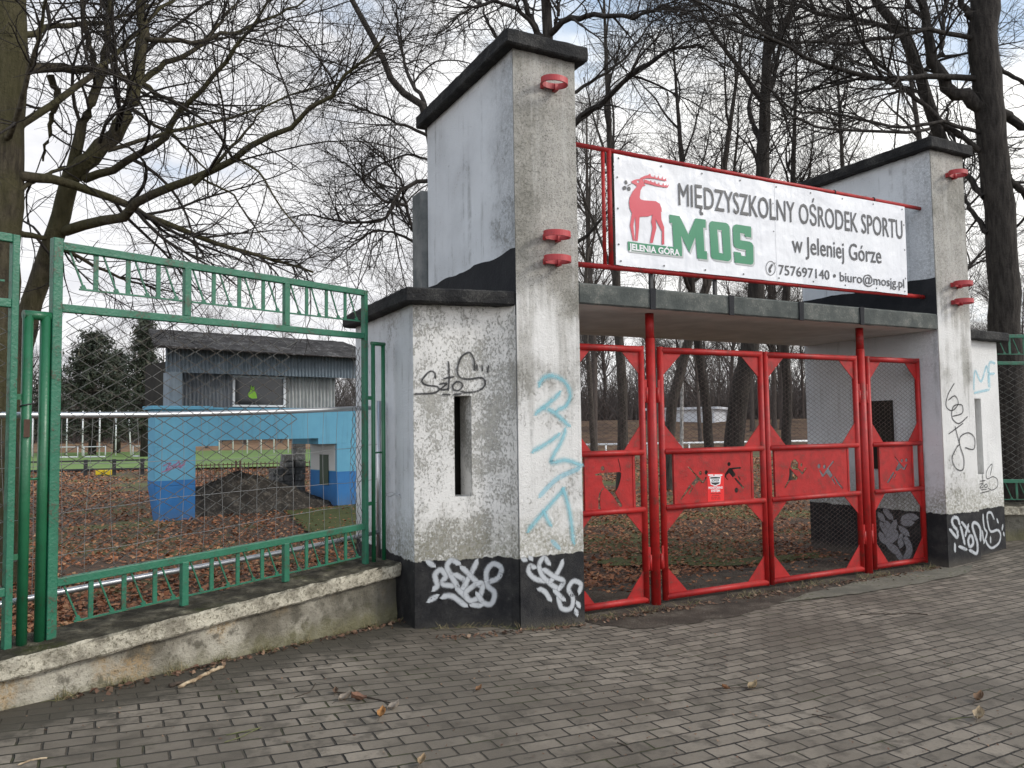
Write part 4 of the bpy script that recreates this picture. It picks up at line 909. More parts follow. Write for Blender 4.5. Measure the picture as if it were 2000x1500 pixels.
def corrugated(s0, s1, d, z0, z1, pitch=.076, amp=.016):
    mb = MB(); n = int((s1-s0)/pitch*6); vs = []
    for i in range(n+1):
        s_ = s0+(s1-s0)*i/n; dd = d+amp*math.sin(2*math.pi*s_/pitch)
        vs += [Bp(s_, dd, z0), Bp(s_, dd, z1), Bp(s_, dd+.004, z1), Bp(s_, dd+.004, z0)]
    mb.add(vs, [f for i in range(n) for f in ((4*i, 4*i+4, 4*i+5, 4*i+1), (4*i+2, 4*i+6, 4*i+7, 4*i+3))]); return mb
corrugated(-.30, .90, .55, 2.07, 2.80).build('cabin_sheet', M['corr_dark'], bs)
corrugated(2.03, 3.21, .55, 2.05, 2.86, .082, .022).build('cabin_sheet', M['corr_grey'], bs)['label'] = 'lighter grey corrugated sheet right of the window'
corrugated(-.5, 3.75, .20, 2.745, 3.215).build('fascia', M['corr_blue'], bs)
mb = MB(); bbox(mb, -.45, -.22, .12, .5, 2.1, 2.745); mb.build('corner_post', M['corr_blue'], bs)
mb = MB(); bbox(mb, .94, 1.98, .9, .92, 2.12, 2.74); bbox(mb, -.3, 3.2, 2.2, 2.22, 2.0, 3.0); bbox(mb, 3.19, 3.21, .55, 2.2, 2.0, 3.0); bbox(mb, -.3, -.28, .58, 2.2, 2.0, 3.0); mb.build('cabin_wall', M['dark'], bs)
wn = MB()
for a in ((.90, .945, 2.11, 2.75), (1.985, 2.03, 2.11, 2.75)): bbox(wn, a[0], a[1], .52, .60, a[2], a[3])
bbox(wn, .946, 1.984, .52, .60, 2.11, 2.15); bbox(wn, .946, 1.984, .52, .60, 2.71, 2.75); wf = wn.build('window', M['white_metal'], bs)
mb = MB(); bbox(mb, .946, 1.984, .56, .566, 2.151, 2.709); mb.build('pane', M['glass'], wf)
vt = thing('safety_vest', Bp(1.28, .535, 2.3), 'bright green safety vest hanging in the stand window', 'vest')
mb = MB(); mb.slab([Bp(1.25,.548,2.31), Bp(1.31,.548,2.28), Bp(1.42,.548,2.29), Bp(1.40,.548,2.38), Bp(1.36,.548,2.45), Bp(1.355,.548,2.55), Bp(1.32,.548,2.50), Bp(1.29,.548,2.56), Bp(1.27,.548,2.43), Bp(1.22,.548,2.37)], BN*.008); mb.build('vest', M['vest'], vt)
rough_slab('roof', [Bp(-.84, -.28, 0)[:2], Bp(4.3, -.10, 0)[:2], Bp(4.3, 2.2, 0)[:2], Bp(-.25, 2.2, 0)[:2]], lambda x, y: 3.15+.27*((Vector((x, y, 0))-BO).dot(BN)+.2)*(1 if (Vector((x, y, 0))-BO).dot(BN) > .5 else .3), lambda x, y: 3.20+.215*((Vector((x, y, 0))-BO).dot(BN)+.2)-.012*((Vector((x, y, 0))-BO).dot(BU)), M['roof_dark'], bs, .10, .014, 5, 4)
fBl = hitwall([(Bp(-.735, -.002, 0)[:2], Bp(0, -.002, 0)[:2])])
graffiti('graffiti_tag', [[(180,1060),(230,1040),(200,1090),(260,1050)], [(250,1080),(290,1030),(300,1075),(340,1020)], [(170,1105),(330,1050)]], fBl, .05, M['sp_pink'], bs, cv_(270, 620, 1/3.659), 'faded pink scrawl on the left pillar')
# soil heap
hp_ = Vector((2.65, 17.2, 0))
mb = MB(); n = 90; vs = []; fs = []
for j in range(31):
    for i in range(n):
        th = 2*math.pi*i/n; rr = j/30; R_ = 1.55+.4*mn.noise(Vector((math.cos(th)*1.5, math.sin(th)*1.5, 4)))
        z = .78*(1-rr**1.15)**1.0+.10*mn.noise(Vector((math.cos(th)*rr*5, math.sin(th)*rr*5, 1)))+.05*mn.noise(Vector((math.cos(th)*rr*16, math.sin(th)*rr*16, 1)))+.05*mn.noise(Vector((math.cos(th)*rr*31, math.sin(th)*rr*31, 6)))-.06*rr
        vs.append((hp_.x+R_*rr*math.cos(th)*1.15, hp_.y+R_*rr*math.sin(th)*.8, z))
for j in range(30):
    for i in range(n): fs.append((j*n+i, j*n+(i+1) % n, (j+1)*n+(i+1) % n, (j+1)*n+i))
mb.add(vs, fs, True); tag(mb.build('soil_heap', M['soil_pile']), 'heap of black soil under the blue stand', 'soil heap')
# stacked concrete blocks
bmx = MB(); bmx.box((-.19, -.12, -.09), (.19, .12, .09)); proto = None; k = 0
for row in range(9):
    for cidx in range(5):
        if row > 8-2*abs(0-(4-cidx))*.9 and cidx < 4: continue
        if row > (3, 4, 6, 7, 9)[cidx]: continue
        p = BO+BU*(1.98+.27*cidx)+BN*(2.1+.03*rnd.uniform(-1, 1)); z = .06+row*.155
        if proto is None: proto = bmx.build('concrete_block', M['block'], None, .012); o = proto
        else: o = proto.copy(); COL.objects.link(o)
        o.scale = (.66, 1, .82); o.location = (p.x, p.y, z); o.rotation_euler = (0, 0, .22+.08*rnd.uniform(-1, 1))
        tag(o, 'grey concrete block in the stepped stack under the blue stand', 'block', 'stacked concrete blocks'); k += 1

# ------------------------------------------------------------------ sports ground
def gpt(px, d): q = at(px, 900, d); return Vector((q.x, q.y, 0))
mb = MB(); mb.add([gpt(-500, 33)+Vector((0, 0, .05)), gpt(780, 35)+Vector((0, 0, .05)), gpt(780, 66)+Vector((0, 0, .05)), gpt(-500, 66)+Vector((0, 0, .05))], [(0, 1, 2, 3)]); tag(mb.build('pitch', M['turf']), kind='structure')
M['cinder'] = simple_noise('dry_verge', (.17, .085, .05), (.33, .21, .12), 1.2, .95, .4, .02, (.22, .19, .09), 8)
mb = MB(); mb.add([gpt(-500, 66)+Vector((0, 0, .055)), gpt(780, 66)+Vector((0, 0, .055)), gpt(780, 80)+Vector((0, 0, .95)), gpt(-500, 80)+Vector((0, 0, .95))], [(0, 1, 2, 3)]); tag(mb.build('grass_verge', M['cinder']), kind='structure')
ra, rb = gpt(-120, 29.5), gpt(335, 31)
rl = thing('pitch_rail', ra, 'long low black railing along the near side of the pitch', 'railing')
mb = MB()
for z in (.22, .55): mb.bar(ra+Vector((0, 0, z)), rb+Vector((0, 0, z)), .06, .05, BN)
mb.build('rail', M['black_metal'], rl)
for i in range(8): q = ra.lerp(rb, .12+i*.125); mb = MB(); mb.box((q.x-.07, q.y+.05, -.05), (q.x+.07, q.y+.15, .6)); mb.build('rail_post', M['black_metal'], rl)
pa, pb = gpt(360, 25), gpt(700, 27); pl = (pb-pa).length; pd = (pb-pa).normalized()
pk = thing('picket_fence', pa, 'low rusty iron picket fence in front of the pitch', 'fence')
mb = MB()
for z in (.12, .54): mb.bar(pa+Vector((0, 0, z)), pb+Vector((0, 0, z)), .03, .02, BN)
for i in range(int(pl/.13)):
    q = pa+pd*(.13*i); w_ = .06 if i % 12 in (0, 1) else .022; mb.bar(q+Vector((0, 0, -.03)), q+Vector((0, 0, .60 if w_ < .03 else .66)), w_, .02, BN)
mb.build('pickets', M['rust'], pk)
for px in (196, 213):
    q = onZ(px, 921, .10); mb = MB(); mb.box((q.x-.17, q.y-.15, -.03), (q.x+.17, q.y+.15, .17)); mb.build('marker_block', M['yellow'], None, .02)
    tag(bpy.data.objects[-1] if False else mb and [o for o in COL.objects if o.name.startswith('marker_block')][-1], 'small yellow block lying by the pitch railing', 'block', 'yellow blocks by the railing')
proto = None
for px, lean in ((63, 0), (130, 0), (161, 0), (194, .0), (226, .0), (256, -.06), (285, .01), (428, 0), (455, 0), (483, 0), (510, 0), (535, 0), (563, 0)):
    q = at(px, 882, 56); 
    if proto is None:
        mb = MB(); mb.tube([(0, 0, 0), (0, 0, 3.3)], .05, 8); proto = mb.build('net_pole', M['white_metal']); o = proto
    else: o = proto.copy(); COL.objects.link(o)
    o.location = (q.x, q.y, -.04); o.rotation_euler = (0, lean*1.0, 0); tag(o, 'tall white pole in the row beyond the pitch', 'pole', 'white poles beyond the pitch')
for px0, px1, lab in ((98, 152, 'left low white goal frame lying beyond the pitch'), (164, 206, 'middle low white goal frame lying beyond the pitch'), (260, 292, 'low white goal frame next to the blue stand')):
    a = at(px0, 882, 52); b_ = at(px1, 881, 52); t_ = thing('goal_frame', (a.x, a.y, 0), lab, 'goal', 'goal frames lying beyond the pitch'); mb = MB()
    for z in (.08, .75): mb.tube([(a.x, a.y, z), (b_.x, b_.y, z)], .05 if z < .5 else .03, 6)
    for q in (a, b_): mb.tube([(q.x, q.y, 0), (q.x, q.y, .8)], .035, 6)
    mb.build('frame', M['white_metal'], t_)
# far white shed and low kerb seen through the gate
q0 = at(1278, 827, 68); q1 = at(1372, 827, 66)
ws = thing('white_shed', (q0.x, q0.y, 0), 'long low white building seen far through the gate', 'building')
dv = (q1-q0); dv.z = 0; dv = dv.normalized(); dn = Vector((-dv.y, dv.x, 0))
mb = MB(); a = q0-dv*.5; c_ = q1+dv*1.0
mb.prism([(a.x, a.y), (c_.x, c_.y), ((c_+dn*8).x, (c_+dn*8).y), ((a+dn*8).x, (a+dn*8).y)], 1.2, 2.95); mb.build('wall', M['shed'], ws)
mb = MB(); mb.prism([((a-dn*.4-dv*.4).x, (a-dn*.4-dv*.4).y), ((c_-dn*.4+dv*.4).x, (c_-dn*.4+dv*.4).y), ((c_+dn*8.4+dv*.4).x, (c_+dn*8.4+dv*.4).y), ((a+dn*8.4-dv*.4).x, (a+dn*8.4-dv*.4).y)], 2.953, 3.15); mb.build('roof', M['shed'], ws)
a = at(1100, 872, 43); c_ = at(1620, 864, 45)
rr_ = thing('track_rail', (a.x, a.y, 0), 'low white rail across the park behind the gate', 'railing')
mb = MB(); mb.tube([(a.x, a.y, .62), (c_.x, c_.y, .62)], .06, 6); mb.build('rail', M['white_metal'], rr_)
for i in range(14): q = a.lerp(c_, i/13); mb = MB(); mb.tube([(q.x, q.y, -.1), (q.x, q.y, .62)], .05, 6); mb.build('rail_post', M['white_metal'], rr_)

# ------------------------------------------------------------------ trees
def nrm(a): return a/np.maximum(np.linalg.norm(a, axis=-1, keepdims=True), 1e-9)
def resample(pts, K):
    pts = np.array(pts, float); d = np.r_[0, np.cumsum(np.linalg.norm(np.diff(pts, axis=0), axis=1))]
    u = np.linspace(0, d[-1], K); return np.stack([np.interp(u, d, pts[:, i]) for i in range(3)], 1), d[-1]
def spawn(P, R, N, rg, lens, ang, K, rr, rmax, rend, wig, up, tmin=.15, wts=None, side=None):
    """N shoots grown from random places along the polylines P (n,k,3)"""
    n, k, _ = P.shape; L = np.linalg.norm(np.diff(P, axis=1), axis=2).sum(1)
    pr = L*(wts if wts is not None else 1); pr = pr/pr.sum()
    i = rg.choice(n, N, p=pr); tt = tmin+(1-tmin)*rg.random(N)**.85; f = tt*(k-1); j = np.minimum(f.astype(int), k-2); fr = (f-j)[:, None]
    p0 = P[i, j]*(1-fr)+P[i, j+1]*fr; T = nrm(P[i, j+1]-P[i, j]); r0 = (R[i, j]*(1-fr[:, 0])+R[i, j+1]*fr[:, 0])
    q = rg.normal(size=(N, 3)); q -= (q*T).sum(1, keepdims=True)*T; q = nrm(q)
    a = np.radians(rg.uniform(ang[0], ang[1], N))[:, None]; d = nrm(np.cos(a)*T+np.sin(a)*q)
    ln = rg.uniform(lens[0], lens[1], N)*(1.15-.6*tt); st = (ln/(K-1))[:, None]
    out = [p0]; cur = p0; drift = rg.normal(size=(N, 3))*wig*.8
    for s_ in range(K-1):
        d = nrm(d+rg.normal(size=(N, 3))*wig*.75+drift+np.array([0, 0, up])); cur = cur+d*st; out.append(cur)
    C = np.stack(out, 1); rs = np.minimum(r0*rr, rmax)*rg.uniform(.75, 1.0, N)
    bad = np.zeros(N, bool)
    for x0, x1 in ((1.9, 3.75), (8.05, 9.9)): bad |= ((C[..., 0] > x0) & (C[..., 0] < x1) & (C[..., 1] > 5.2) & (C[..., 1] < 7.75) & (C[..., 2] < 5.0)).any(1)
    C = C[~bad]; rs = rs[~bad]; N = len(C); re = np.minimum(rend, rs*.6)
    u = np.linspace(0, 1, K)[None]; return C, rs[:, None]*(1-u)+re[:, None]*u if hasattr(re, 'shape') else rs[:, None]*(1-u)+re*u
def tubes(P, R, sides):
    N, K, _ = P.shape; T = np.empty_like(P); T[:, 1:-1] = P[:, 2:]-P[:, :-2]; T[:, 0] = P[:, 1]-P[:, 0]; T[:, -1] = P[:, -1]-P[:, -2]; T = nrm(T)
    ref = np.where(np.abs(T[..., 2:3]) > .9, np.array([1., 0, 0]), np.array([0., 0, 1.])); A = nrm(np.cross(ref, T)); B_ = np.cross(T, A)
    th = np.linspace(0, 2*np.pi, sides, endpoint=False)
    V = P[:, :, None]+R[:, :, None, None]*(np.cos(th)[None, None, :, None]*A[:, :, None]+np.sin(th)[None, None, :, None]*B_[:, :, None])
    base = (np.arange(N)*K*sides)[:, None, None]; k = np.arange(K-1)[None, :, None]*sides; j = np.arange(sides)[None, None, :]; j2 = (j+1) % sides
    Fc = np.stack([base+k+j, base+k+j2, base+k+sides+j2, base+k+sides+j], -1).reshape(-1, 4); return V.reshape(-1, 3), Fc
def np_mesh(name, parts):
    vs, fs, o = [], [], 0
    for V, Fc in parts: vs.append(V); fs.append(Fc+o); o += len(V)
    V = np.concatenate(vs); Fc = np.concatenate(fs); n = Fc.shape[1]
    me = bpy.data.meshes.new(name); me.vertices.add(len(V)); me.vertices.foreach_set('co', V.astype(np.float32).ravel())
    me.loops.add(Fc.size); me.loops.foreach_set('vertex_index', Fc.astype(np.int32).ravel())
    me.polygons.add(len(Fc)); me.polygons.foreach_set('loop_start', np.arange(0, Fc.size, n, dtype=np.int32)); me.polygons.foreach_set('loop_total', np.full(len(Fc), n, np.int32))
    me.polygons.foreach_set('use_smooth', np.ones(len(Fc), bool)); me.update(calc_edges=True); return me
def grow_tree(name, label, trunk, limbs, mat, seed, n1=90, n2=700, n3=3600, l1=(1.2, 2.8), l2=(.5, 1.3), l3=(.22, .6), up=.03, twig=.0035, group=None, cat='tree', auto=0, al=(2, 4.5), base=None, wig=.10, tmin=.15, lf=1.0, c1=.026, c2=.0095, twmat=None):
    """trunk and limbs: (points, r0, r1); limb shoots and twigs are grown from them"""
    rg = np.random.default_rng(seed); K = 18
    tp_, _ = resample(trunk[0], 28); tr = np.interp(np.linspace(0, 1, 28), np.linspace(0, 1, len(trunk[1])), trunk[1])
    tp_[2:] += rg.normal(size=(26, 3))*tr[2:, None]*.06
    base = base if base is not None else tp_[0]; loc = Vector((float(base[0]), float(base[1]), 0))
    flare = 1+.3*np.exp(-np.maximum(tp_[:, 2]-.0, 0)/.35) if tp_[0, 2] < .4 else 1
    tV = tubes(tp_[None], (tr*flare)[None], 12)
    LP, LR = [], []
    for pts, ra, rb in limbs:
        p, L = resample(pts, K); p[1:-1] += np.cumsum(rg.normal(size=(K-2, 3)), axis=0)*.0 + rg.normal(size=(K-2, 3))*min(.02, ra*.25)
        LP.append(p); LR.append(np.linspace(ra, rb, K)*lf)
    parts = []
    if auto:
        C, R = spawn(tp_[None], tr[None], auto, rg, al, (28, 58), K, .62, .12, .012, .07, .07, tmin); C = list(C); LP += C; LR += list(R)
    LP = np.array(LP); LR = np.array(LR)
    thick = [tubes(LP, LR, 7)]
    A, RA = spawn(LP, LR, n1, rg, l1, (25, 60), 11, .6, c1, .005, wig, up); parts.append(tubes(A, RA, 5))
    B_, RB = spawn(np.concatenate([A, LP[:, :11]*0+LP[:, -11:]]), np.concatenate([RA, LR[:, -11:]]), n2, rg, l2, (28, 65), 8, .6, c2, twig*1.1, wig*1.05, up); parts.append(tubes(B_, RB, 4))
    C, RC = spawn(B_, RB, n3, rg, l3, (25, 60), 5, .65, twig*1.5, twig*.6, wig*1.25, up*.6, .1); parts.append(tubes(C, RC, 3))
    t_ = thing(name, loc, label, cat, group); o3 = np.array(loc)
    link('trunk', np_mesh('trunk', [(tV[0]-o3, tV[1])]), mat, t_); lb = link('limbs', np_mesh('limbs', [(V-o3, Fc) for V, Fc in thick]), mat, t_)
    link('twigs', np_mesh('twigs', [(V-o3, Fc) for V, Fc in parts]), twmat or mat, lb)
    return t_
Z0 = cv_(0, 0, .35); Z1 = cv_(600, 0, .35); Z2 = cv_(1300, 0, .35)
def pix(cf, pts, d0, d1=None):
    d1 = d0 if d1 is None else d1; n = len(pts)-1; return [tuple(at(*cf(x, y), d0+(d1-d0)*i/n)) for i, (x, y) in enumerate(pts)]
idf = lambda x, y: (x, y)
# leaning mossy tree at the left
D = 9.5; g0 = at(18, 1000, D); g0.z = -.06
trunkL = [tuple(g0)] + pix(idf, [(40, 700), (62, 590), (84, 525), (115, 437), (133, 367), (140, 336)], D)
limL = [(pix(Z0, [(400,960),(430,800),(450,690),(520,560),(570,420),(600,250),(620,0),(635,-160)], D), .075, .03),
 (pix(Z0, [(410,980),(480,900),(560,850),(680,690),(740,550),(770,350),(790,150),(790,0),(800,-200)], D), .115, .05),
 (pix(Z0, [(360,1290),(560,1240),(700,1170),(830,1100),(960,1035),(1120,985),(1320,880),(1500,770),(1700,640),(1850,510),(2000,370),(2150,200)], D, 8.0), .07, .012),
 (pix(Z0, [(470,1000),(650,930),(850,830),(920,770),(980,660),(1080,540),(1200,420),(1300,270),(1420,120),(1560,-60)], D, 8.6), .055, .012),
 (pix(Z0, [(600,840),(900,750),(1200,680),(1450,610),(1700,500),(2000,420)], D, 10.5), .03, .006),
 (pix(Z0, [(1480,590),(1350,760),(1200,920),(1080,1030)][::-1], 8.8, 8.6), .03, .008),
 (pix(Z0, [(1320,880),(1450,960),(1560,1150),(1720,1340),(1900,1480)], 8.7, 8.5), .016, .004),
 (pix(Z0, [(1100,990),(1300,1080),(1380,1210),(1560,1450)], 8.9, 8.7), .016, .004),
 (pix(Z0, [(540,400),(480,180),(450,-100)], D), .045, .02), (pix(Z0, [(820,220),(1100,240),(1300,180),(1500,110),(1750,-20)], D, 10), .035, .01)]
grow_tree('leaning_tree', 'leaning mossy bare tree with forked trunk behind the green fence', (trunkL, [.16, .14, .12, .115, .10]), limL, M['bark_moss'], 11, 70, 560, 2600, (1.0, 2.8), (.5, 1.5), (.2, .65), .005, .0030, lf=.95, wig=.085, c1=.026, c2=.010, twmat=M['bark_dark'])
# thick trunk at the left edge
D = 8.6; g0 = at(-12, 1000, D); g0.z = -.06
trunkB = [tuple(g0)] + pix(idf, [(-10, 800), (-6, 600), (0, 400), (8, 200), (14, 0), (18, -200)], D)
limB = [(pix(Z0, [(90,980),(200,990),(330,1000),(480,1060),(680,1130),(850,1220),(1000,1280),(1180,1340),(1350,1400),(1550,1460),(1750,1520)], D, 11), .06, .016),
 (pix(Z0, [(60,400),(180,400),(400,370),(600,390),(780,460),(950,570),(1100,640)], D, 11), .07, .02),
 (pix(Z0, [(-40,840),(60,740),(120,560),(190,300),(240,100),(300,-80)], D, 7.6), .035, .012),
 (pix(Z0, [(60,760),(250,610),(420,490),(560,370),(700,250),(850,90),(1000,-30),(1100,-150)], D, 10), .045, .014),
 (pix(Z0, [(780,460),(900,370),(1050,300),(1150,230),(1230,110),(1330,0)], 10.4, 11), .045, .014),
 (pix(Z0, [(680,560),(860,700),(960,740),(1150,950),(1160,1110)], 10.6, 11), .03, .008),
 (pix(Z0, [(100,1060),(280,960),(480,900)], D, 9.5), .03, .012), (pix(Z0, [(60,1300),(200,1310),(330,1380),(700,1560),(1000,1640)], D, 11), .04, .008),
 (pix(Z0, [(280,420),(330,520),(290,640),(240,900)], 9.4, 9.6), .045, .012), (pix(Z0, [(80,200),(300,150),(560,130),(800,60),(1000,-60)], D, 11), .04, .01)]
grow_tree('thick_tree', 'thick mossy bare trunk at left photo edge behind the fence', (trunkB, [.25, .225, .21, .2, .18]), limB, M['bark_moss'], 12, 85, 650, 3000, (1.0, 2.6), (.5, 1.4), (.2, .65), -.005, .0032, wig=.12, lf=1.0, c1=.034, c2=.012, twmat=M['bark_dark'])
# big dark tree at the right
D = 11.5; g0 = at(1978, 950, D); g0.z = -.05
trunkR = [tuple(g0)] + pix(Z2, [(1880,1500),(1855,1100),(1815,700),(1785,400),(1770,200),(1775,0),(1790,-300)], D)
limR = [(pix(Z2, [(1760,600),(1680,560),(1600,520),(1500,380),(1470,250),(1440,100),(1430,0),(1440,-200)], D), .17, .07),
 (pix(Z2, [(1740,440),(1400,440),(1150,440),(950,380),(750,310),(550,200),(400,100),(250,60),(100,-20)], D, 9.5), .075, .02),
 (pix(Z2, [(1720,215),(1550,175),(1350,170),(1100,240),(900,240),(600,230),(400,190),(200,90),(0,60)], D, 10), .06, .012),
 (pix(Z2, [(1750,840),(1500,640),(1250,420),(1120,280),(1050,120),(1000,0),(960,-160)], D, 11), .065, .025),
 (pix(Z2, [(1760,740),(1550,680),(1300,720),(1000,640),(720,620),(600,520),(520,420)], D, 10), .05, .012),
 (pix(Z2, [(1470,720),(1300,740),(900,720),(700,650),(560,480),(420,400),(200,300)], 11, 9.5), .04, .01),
 (pix(Z2, [(1850,610),(1930,660),(2020,710),(2200,800)], D), .12, .07), (pix(Z2, [(1840,360),(1920,420),(2040,480),(2200,560)], D), .055, .03),
 (pix(Z2, [(1870,960),(1960,1040),(2100,1180)], D), .10, .06), (pix(Z2, [(1780,1100),(1700,1010),(1640,900),(1600,760),(1560,560)], D, 12.5), .08, .02),
 (pix(Z2, [(1800,1300),(1680,1150),(1640,1060)], D, 12.5), .07, .03), (pix(Z2, [(1715,100),(1660,40),(1600,-60)], D), .09, .05), (pix(Z2, [(1440,100),(1380,60),(1330,-60)], D), .06, .03),
 (pix(Z2, [(1020,100),(850,70),(740,0),(640,-60)], 11.2, 10.5), .04, .012), (pix(Z2, [(1020,100),(1150,40),(1290,0)], 11.2, 11), .04, .02)]
grow_tree('dark_tree', 'tall thick dark bare tree behind the right booth', (trunkR, [.27, .235, .21, .2, .195, .195, .19]), limR, M['bark_dark'], 13, 110, 850, 4200, (1.0, 2.6), (.45, 1.3), (.22, .6), .01, .0032, lf=.62)
D = 13; g0 = at(1880, 960, D); g0.z = -.05
grow_tree('dark_tree', 'dark bare tree rising behind the right pylon cap', ([tuple(g0)]+pix(Z2, [(1580,900),(1540,780),(1480,620),(1420,420),(1330,200),(1170,0),(1080,-200)], D), [.14, .125, .115, .105, .085, .06]),
 [(pix(Z2, [(1310,180),(1080,110),(900,90),(700,30),(500,-60)], D), .07, .02), (pix(Z2, [(1450,520),(1280,480),(1100,400),(950,300)], D), .05, .012), (pix(Z2, [(1520,700),(1700,800),(1760,870)], D, 12.5), .05, .03), (pix(Z2, [(1420,430),(1530,300),(1550,100),(1560,-100)], D), .07, .03)],
 M['bark_dark'], 14, 70, 600, 3000, (1.0, 2.4), (.45, 1.2), (.22, .6), .02, .0036, lf=.65)
# forked tree behind the left pylon
D = 15; g0 = at(1075, 930, D); g0.z = -.05
grow_tree('forked_tree', 'bare forked tree rising behind the left pylon cap', ([tuple(g0)]+pix(Z1, [(1340,700),(1345,300),(1340,180),(1330,0),(1320,-300)], D), [.22, .19, .15, .11, .08]),
 [(pix(Z1, [(1330,260),(1280,160),(1220,40),(1190,-60)], D), .12, .06), (pix(Z1, [(1345,200),(1450,110),(1560,80),(1800,100),(2000,40),(2200,60)], D, 13.5), .10, .02), (pix(Z1, [(1290,180),(1180,50),(1050,10),(900,50),(800,130),(700,200)], D, 14), .07, .012),
  (pix(Z1, [(1360,800),(1500,670),(1650,580),(1720,500),(1850,380),(2000,290),(2200,250)], D, 14), .12, .03), (pix(Z1, [(1380,180),(1400,60),(1400,-60)], D), .07, .04), (pix(Z1, [(1400,560),(1600,460),(1800,300),(1900,150),(2050,40)], D, 16), .06, .015),
  (pix(Z1, [(1400,1400),(1550,1330),(1680,1180),(1800,1050)], D, 14.5), .07, .02), (pix(Z1, [(1320,500),(1100,300),(1000,100),(950,-60)], D, 16.5), .06, .02)],
 M['bark_dark'], 15, 120, 1000, 5000, (1.0, 2.6), (.5, 1.3), (.25, .6), .02, .0038, lf=.65)
D = 12.5; g0 = at(875, 960, D); g0.z = -.05
grow_tree('spreading_tree', 'bare spreading tree behind the left booth with dry leaves', ([tuple(g0)]+pix(Z1, [(730,1500),(720,1100),(690,780),(650,590),(480,480),(400,270),(280,60),(200,-100)], D), [.15, .12, .10, .075, .055, .04]),
 [(pix(Z1, [(720,1000),(540,1030),(440,1230),(250,1250),(0,1190),(-150,1230)], D, 11), .06, .012), (pix(Z1, [(700,1450),(590,1300),(520,1000),(400,860),(250,760)], D, 12), .055, .012), (pix(Z1, [(680,760),(500,680),(340,620),(180,560),(60,520)], D, 11.5), .045, .008),
  (pix(Z1, [(660,600),(560,400),(520,250),(480,0)], D, 13.5), .06, .02), (pix(Z1, [(640,1370),(500,1300),(380,1280),(200,1400),(100,1480)], 12.3, 11.5), .04, .008), (pix(Z1, [(560,1150),(420,1120),(260,950),(100,830)], 12.3, 11.5), .04, .008),
  (pix(Z1, [(690,900),(560,860),(440,900),(300,1000),(150,1050)], 12.3, 13), .035, .008), (pix(Z1, [(420,300),(250,380),(100,330),(-50,480)], 12.5, 12), .03, .008)],
 M['bark_dark'], 16, 150, 1100, 5200, (.8, 2.0), (.4, 1.0), (.2, .5), .0, .0034, wig=.14, lf=.62)
# trunks seen through the gate
def gate_tree(pts, d, r, seed, label, name='park_tree', n=(60, 500, 2400), auto=12, mat='bark_grey', top=9, tmin=.38):
    b_ = at(pts[0][0], pts[0][1], d); P = [(b_.x, b_.y, -.06)]+pix(idf, pts[1:], d)
    a, c_ = Vector(P[-2]), Vector(P[-1]); dr = (c_-a).normalized(); dr = (dr*.5+Vector((0, 0, 1))*.5).normalized(); hgt = max(2.5, top-c_.z)
    P += [tuple(c_+dr*hgt*.5), tuple(c_+dr*hgt)]
    return grow_tree(name, label, (P, [r*1.15, r, r*.8, r*.5, r*.15]), [], M[mat], seed, n[0], n[1], n[2], (1.2, 3.0), (.6, 1.6), (.3, .8), .04, .0048, auto=auto, al=(2.0, 4.5), tmin=tmin)
gate_tree([(1213, 868), (1216, 760), (1206, 600), (1196, 420)], 19, .115, 21, 'straight dark trunk seen through the leftmost gate leaf', top=13)
gate_tree([(1300, 872), (1312, 790), (1338, 690), (1385, 540)], 20, .13, 22, 'leaning trunk behind the left half of the footballer gate', top=12)
gate_tree([(1388, 878), (1380, 790), (1366, 690), (1350, 560)], 22, .125, 23, 'mossy footed trunk behind the middle of the footballer gate', top=13, mat='bark_dark')
gate_tree([(1420, 884), (1440, 790), (1462, 690), (1478, 560)], 17, .20, 24, 'thickest leaning trunk seen through the footballer gate', top=13, mat='bark_dark')
gate_tree([(1532, 868), (1538, 760), (1530, 640), (1545, 480)], 23, .13, 25, 'dark trunk seen through the runner gate', top=13, mat='bark_dark')
gate_tree([(1330, 862), (1332, 760), (1328, 600), (1330, 420)], 38, .08, 26, 'slim pale birch standing among trunks behind the gate', 'birch_tree', mat='birch', top=14)
gate_tree([(1160, 858), (1152, 740), (1140, 600), (1150, 450)], 30, .10, 27, 'thin grey trunk next to the left pylon seen through the gate', top=13)
gate_tree([(1620, 864), (1640, 720), (1660, 540), (1650, 400)], 26, .13, 28, 'bare tree standing behind the banner right half', top=14)
gate_tree([(1930, 900), (1900, 700), (1850, 500), (1800, 300)], 20, .13, 29, 'bare tree between the right pylon and thick dark trunk', top=12)
def bankz(px, d):
    k = max(0, min(1, (px-650)/350)); w_ = .25*mn.noise(Vector((px*.006, d*.05, 2)))
    lo = np.interp(d, [68, 78, 96, 115, 135], [-.1, .7, 1.5, 3.2, 4.4]); hi = np.interp(d, [46, 56, 66, 80, 96, 115, 135], [-.1, 1.0, 2.0, 2.15, 2.3, 2.8, 3.4])
    return float(lo*(1-k)+hi*k)+w_*min(1, max(0, (d-46)/15))
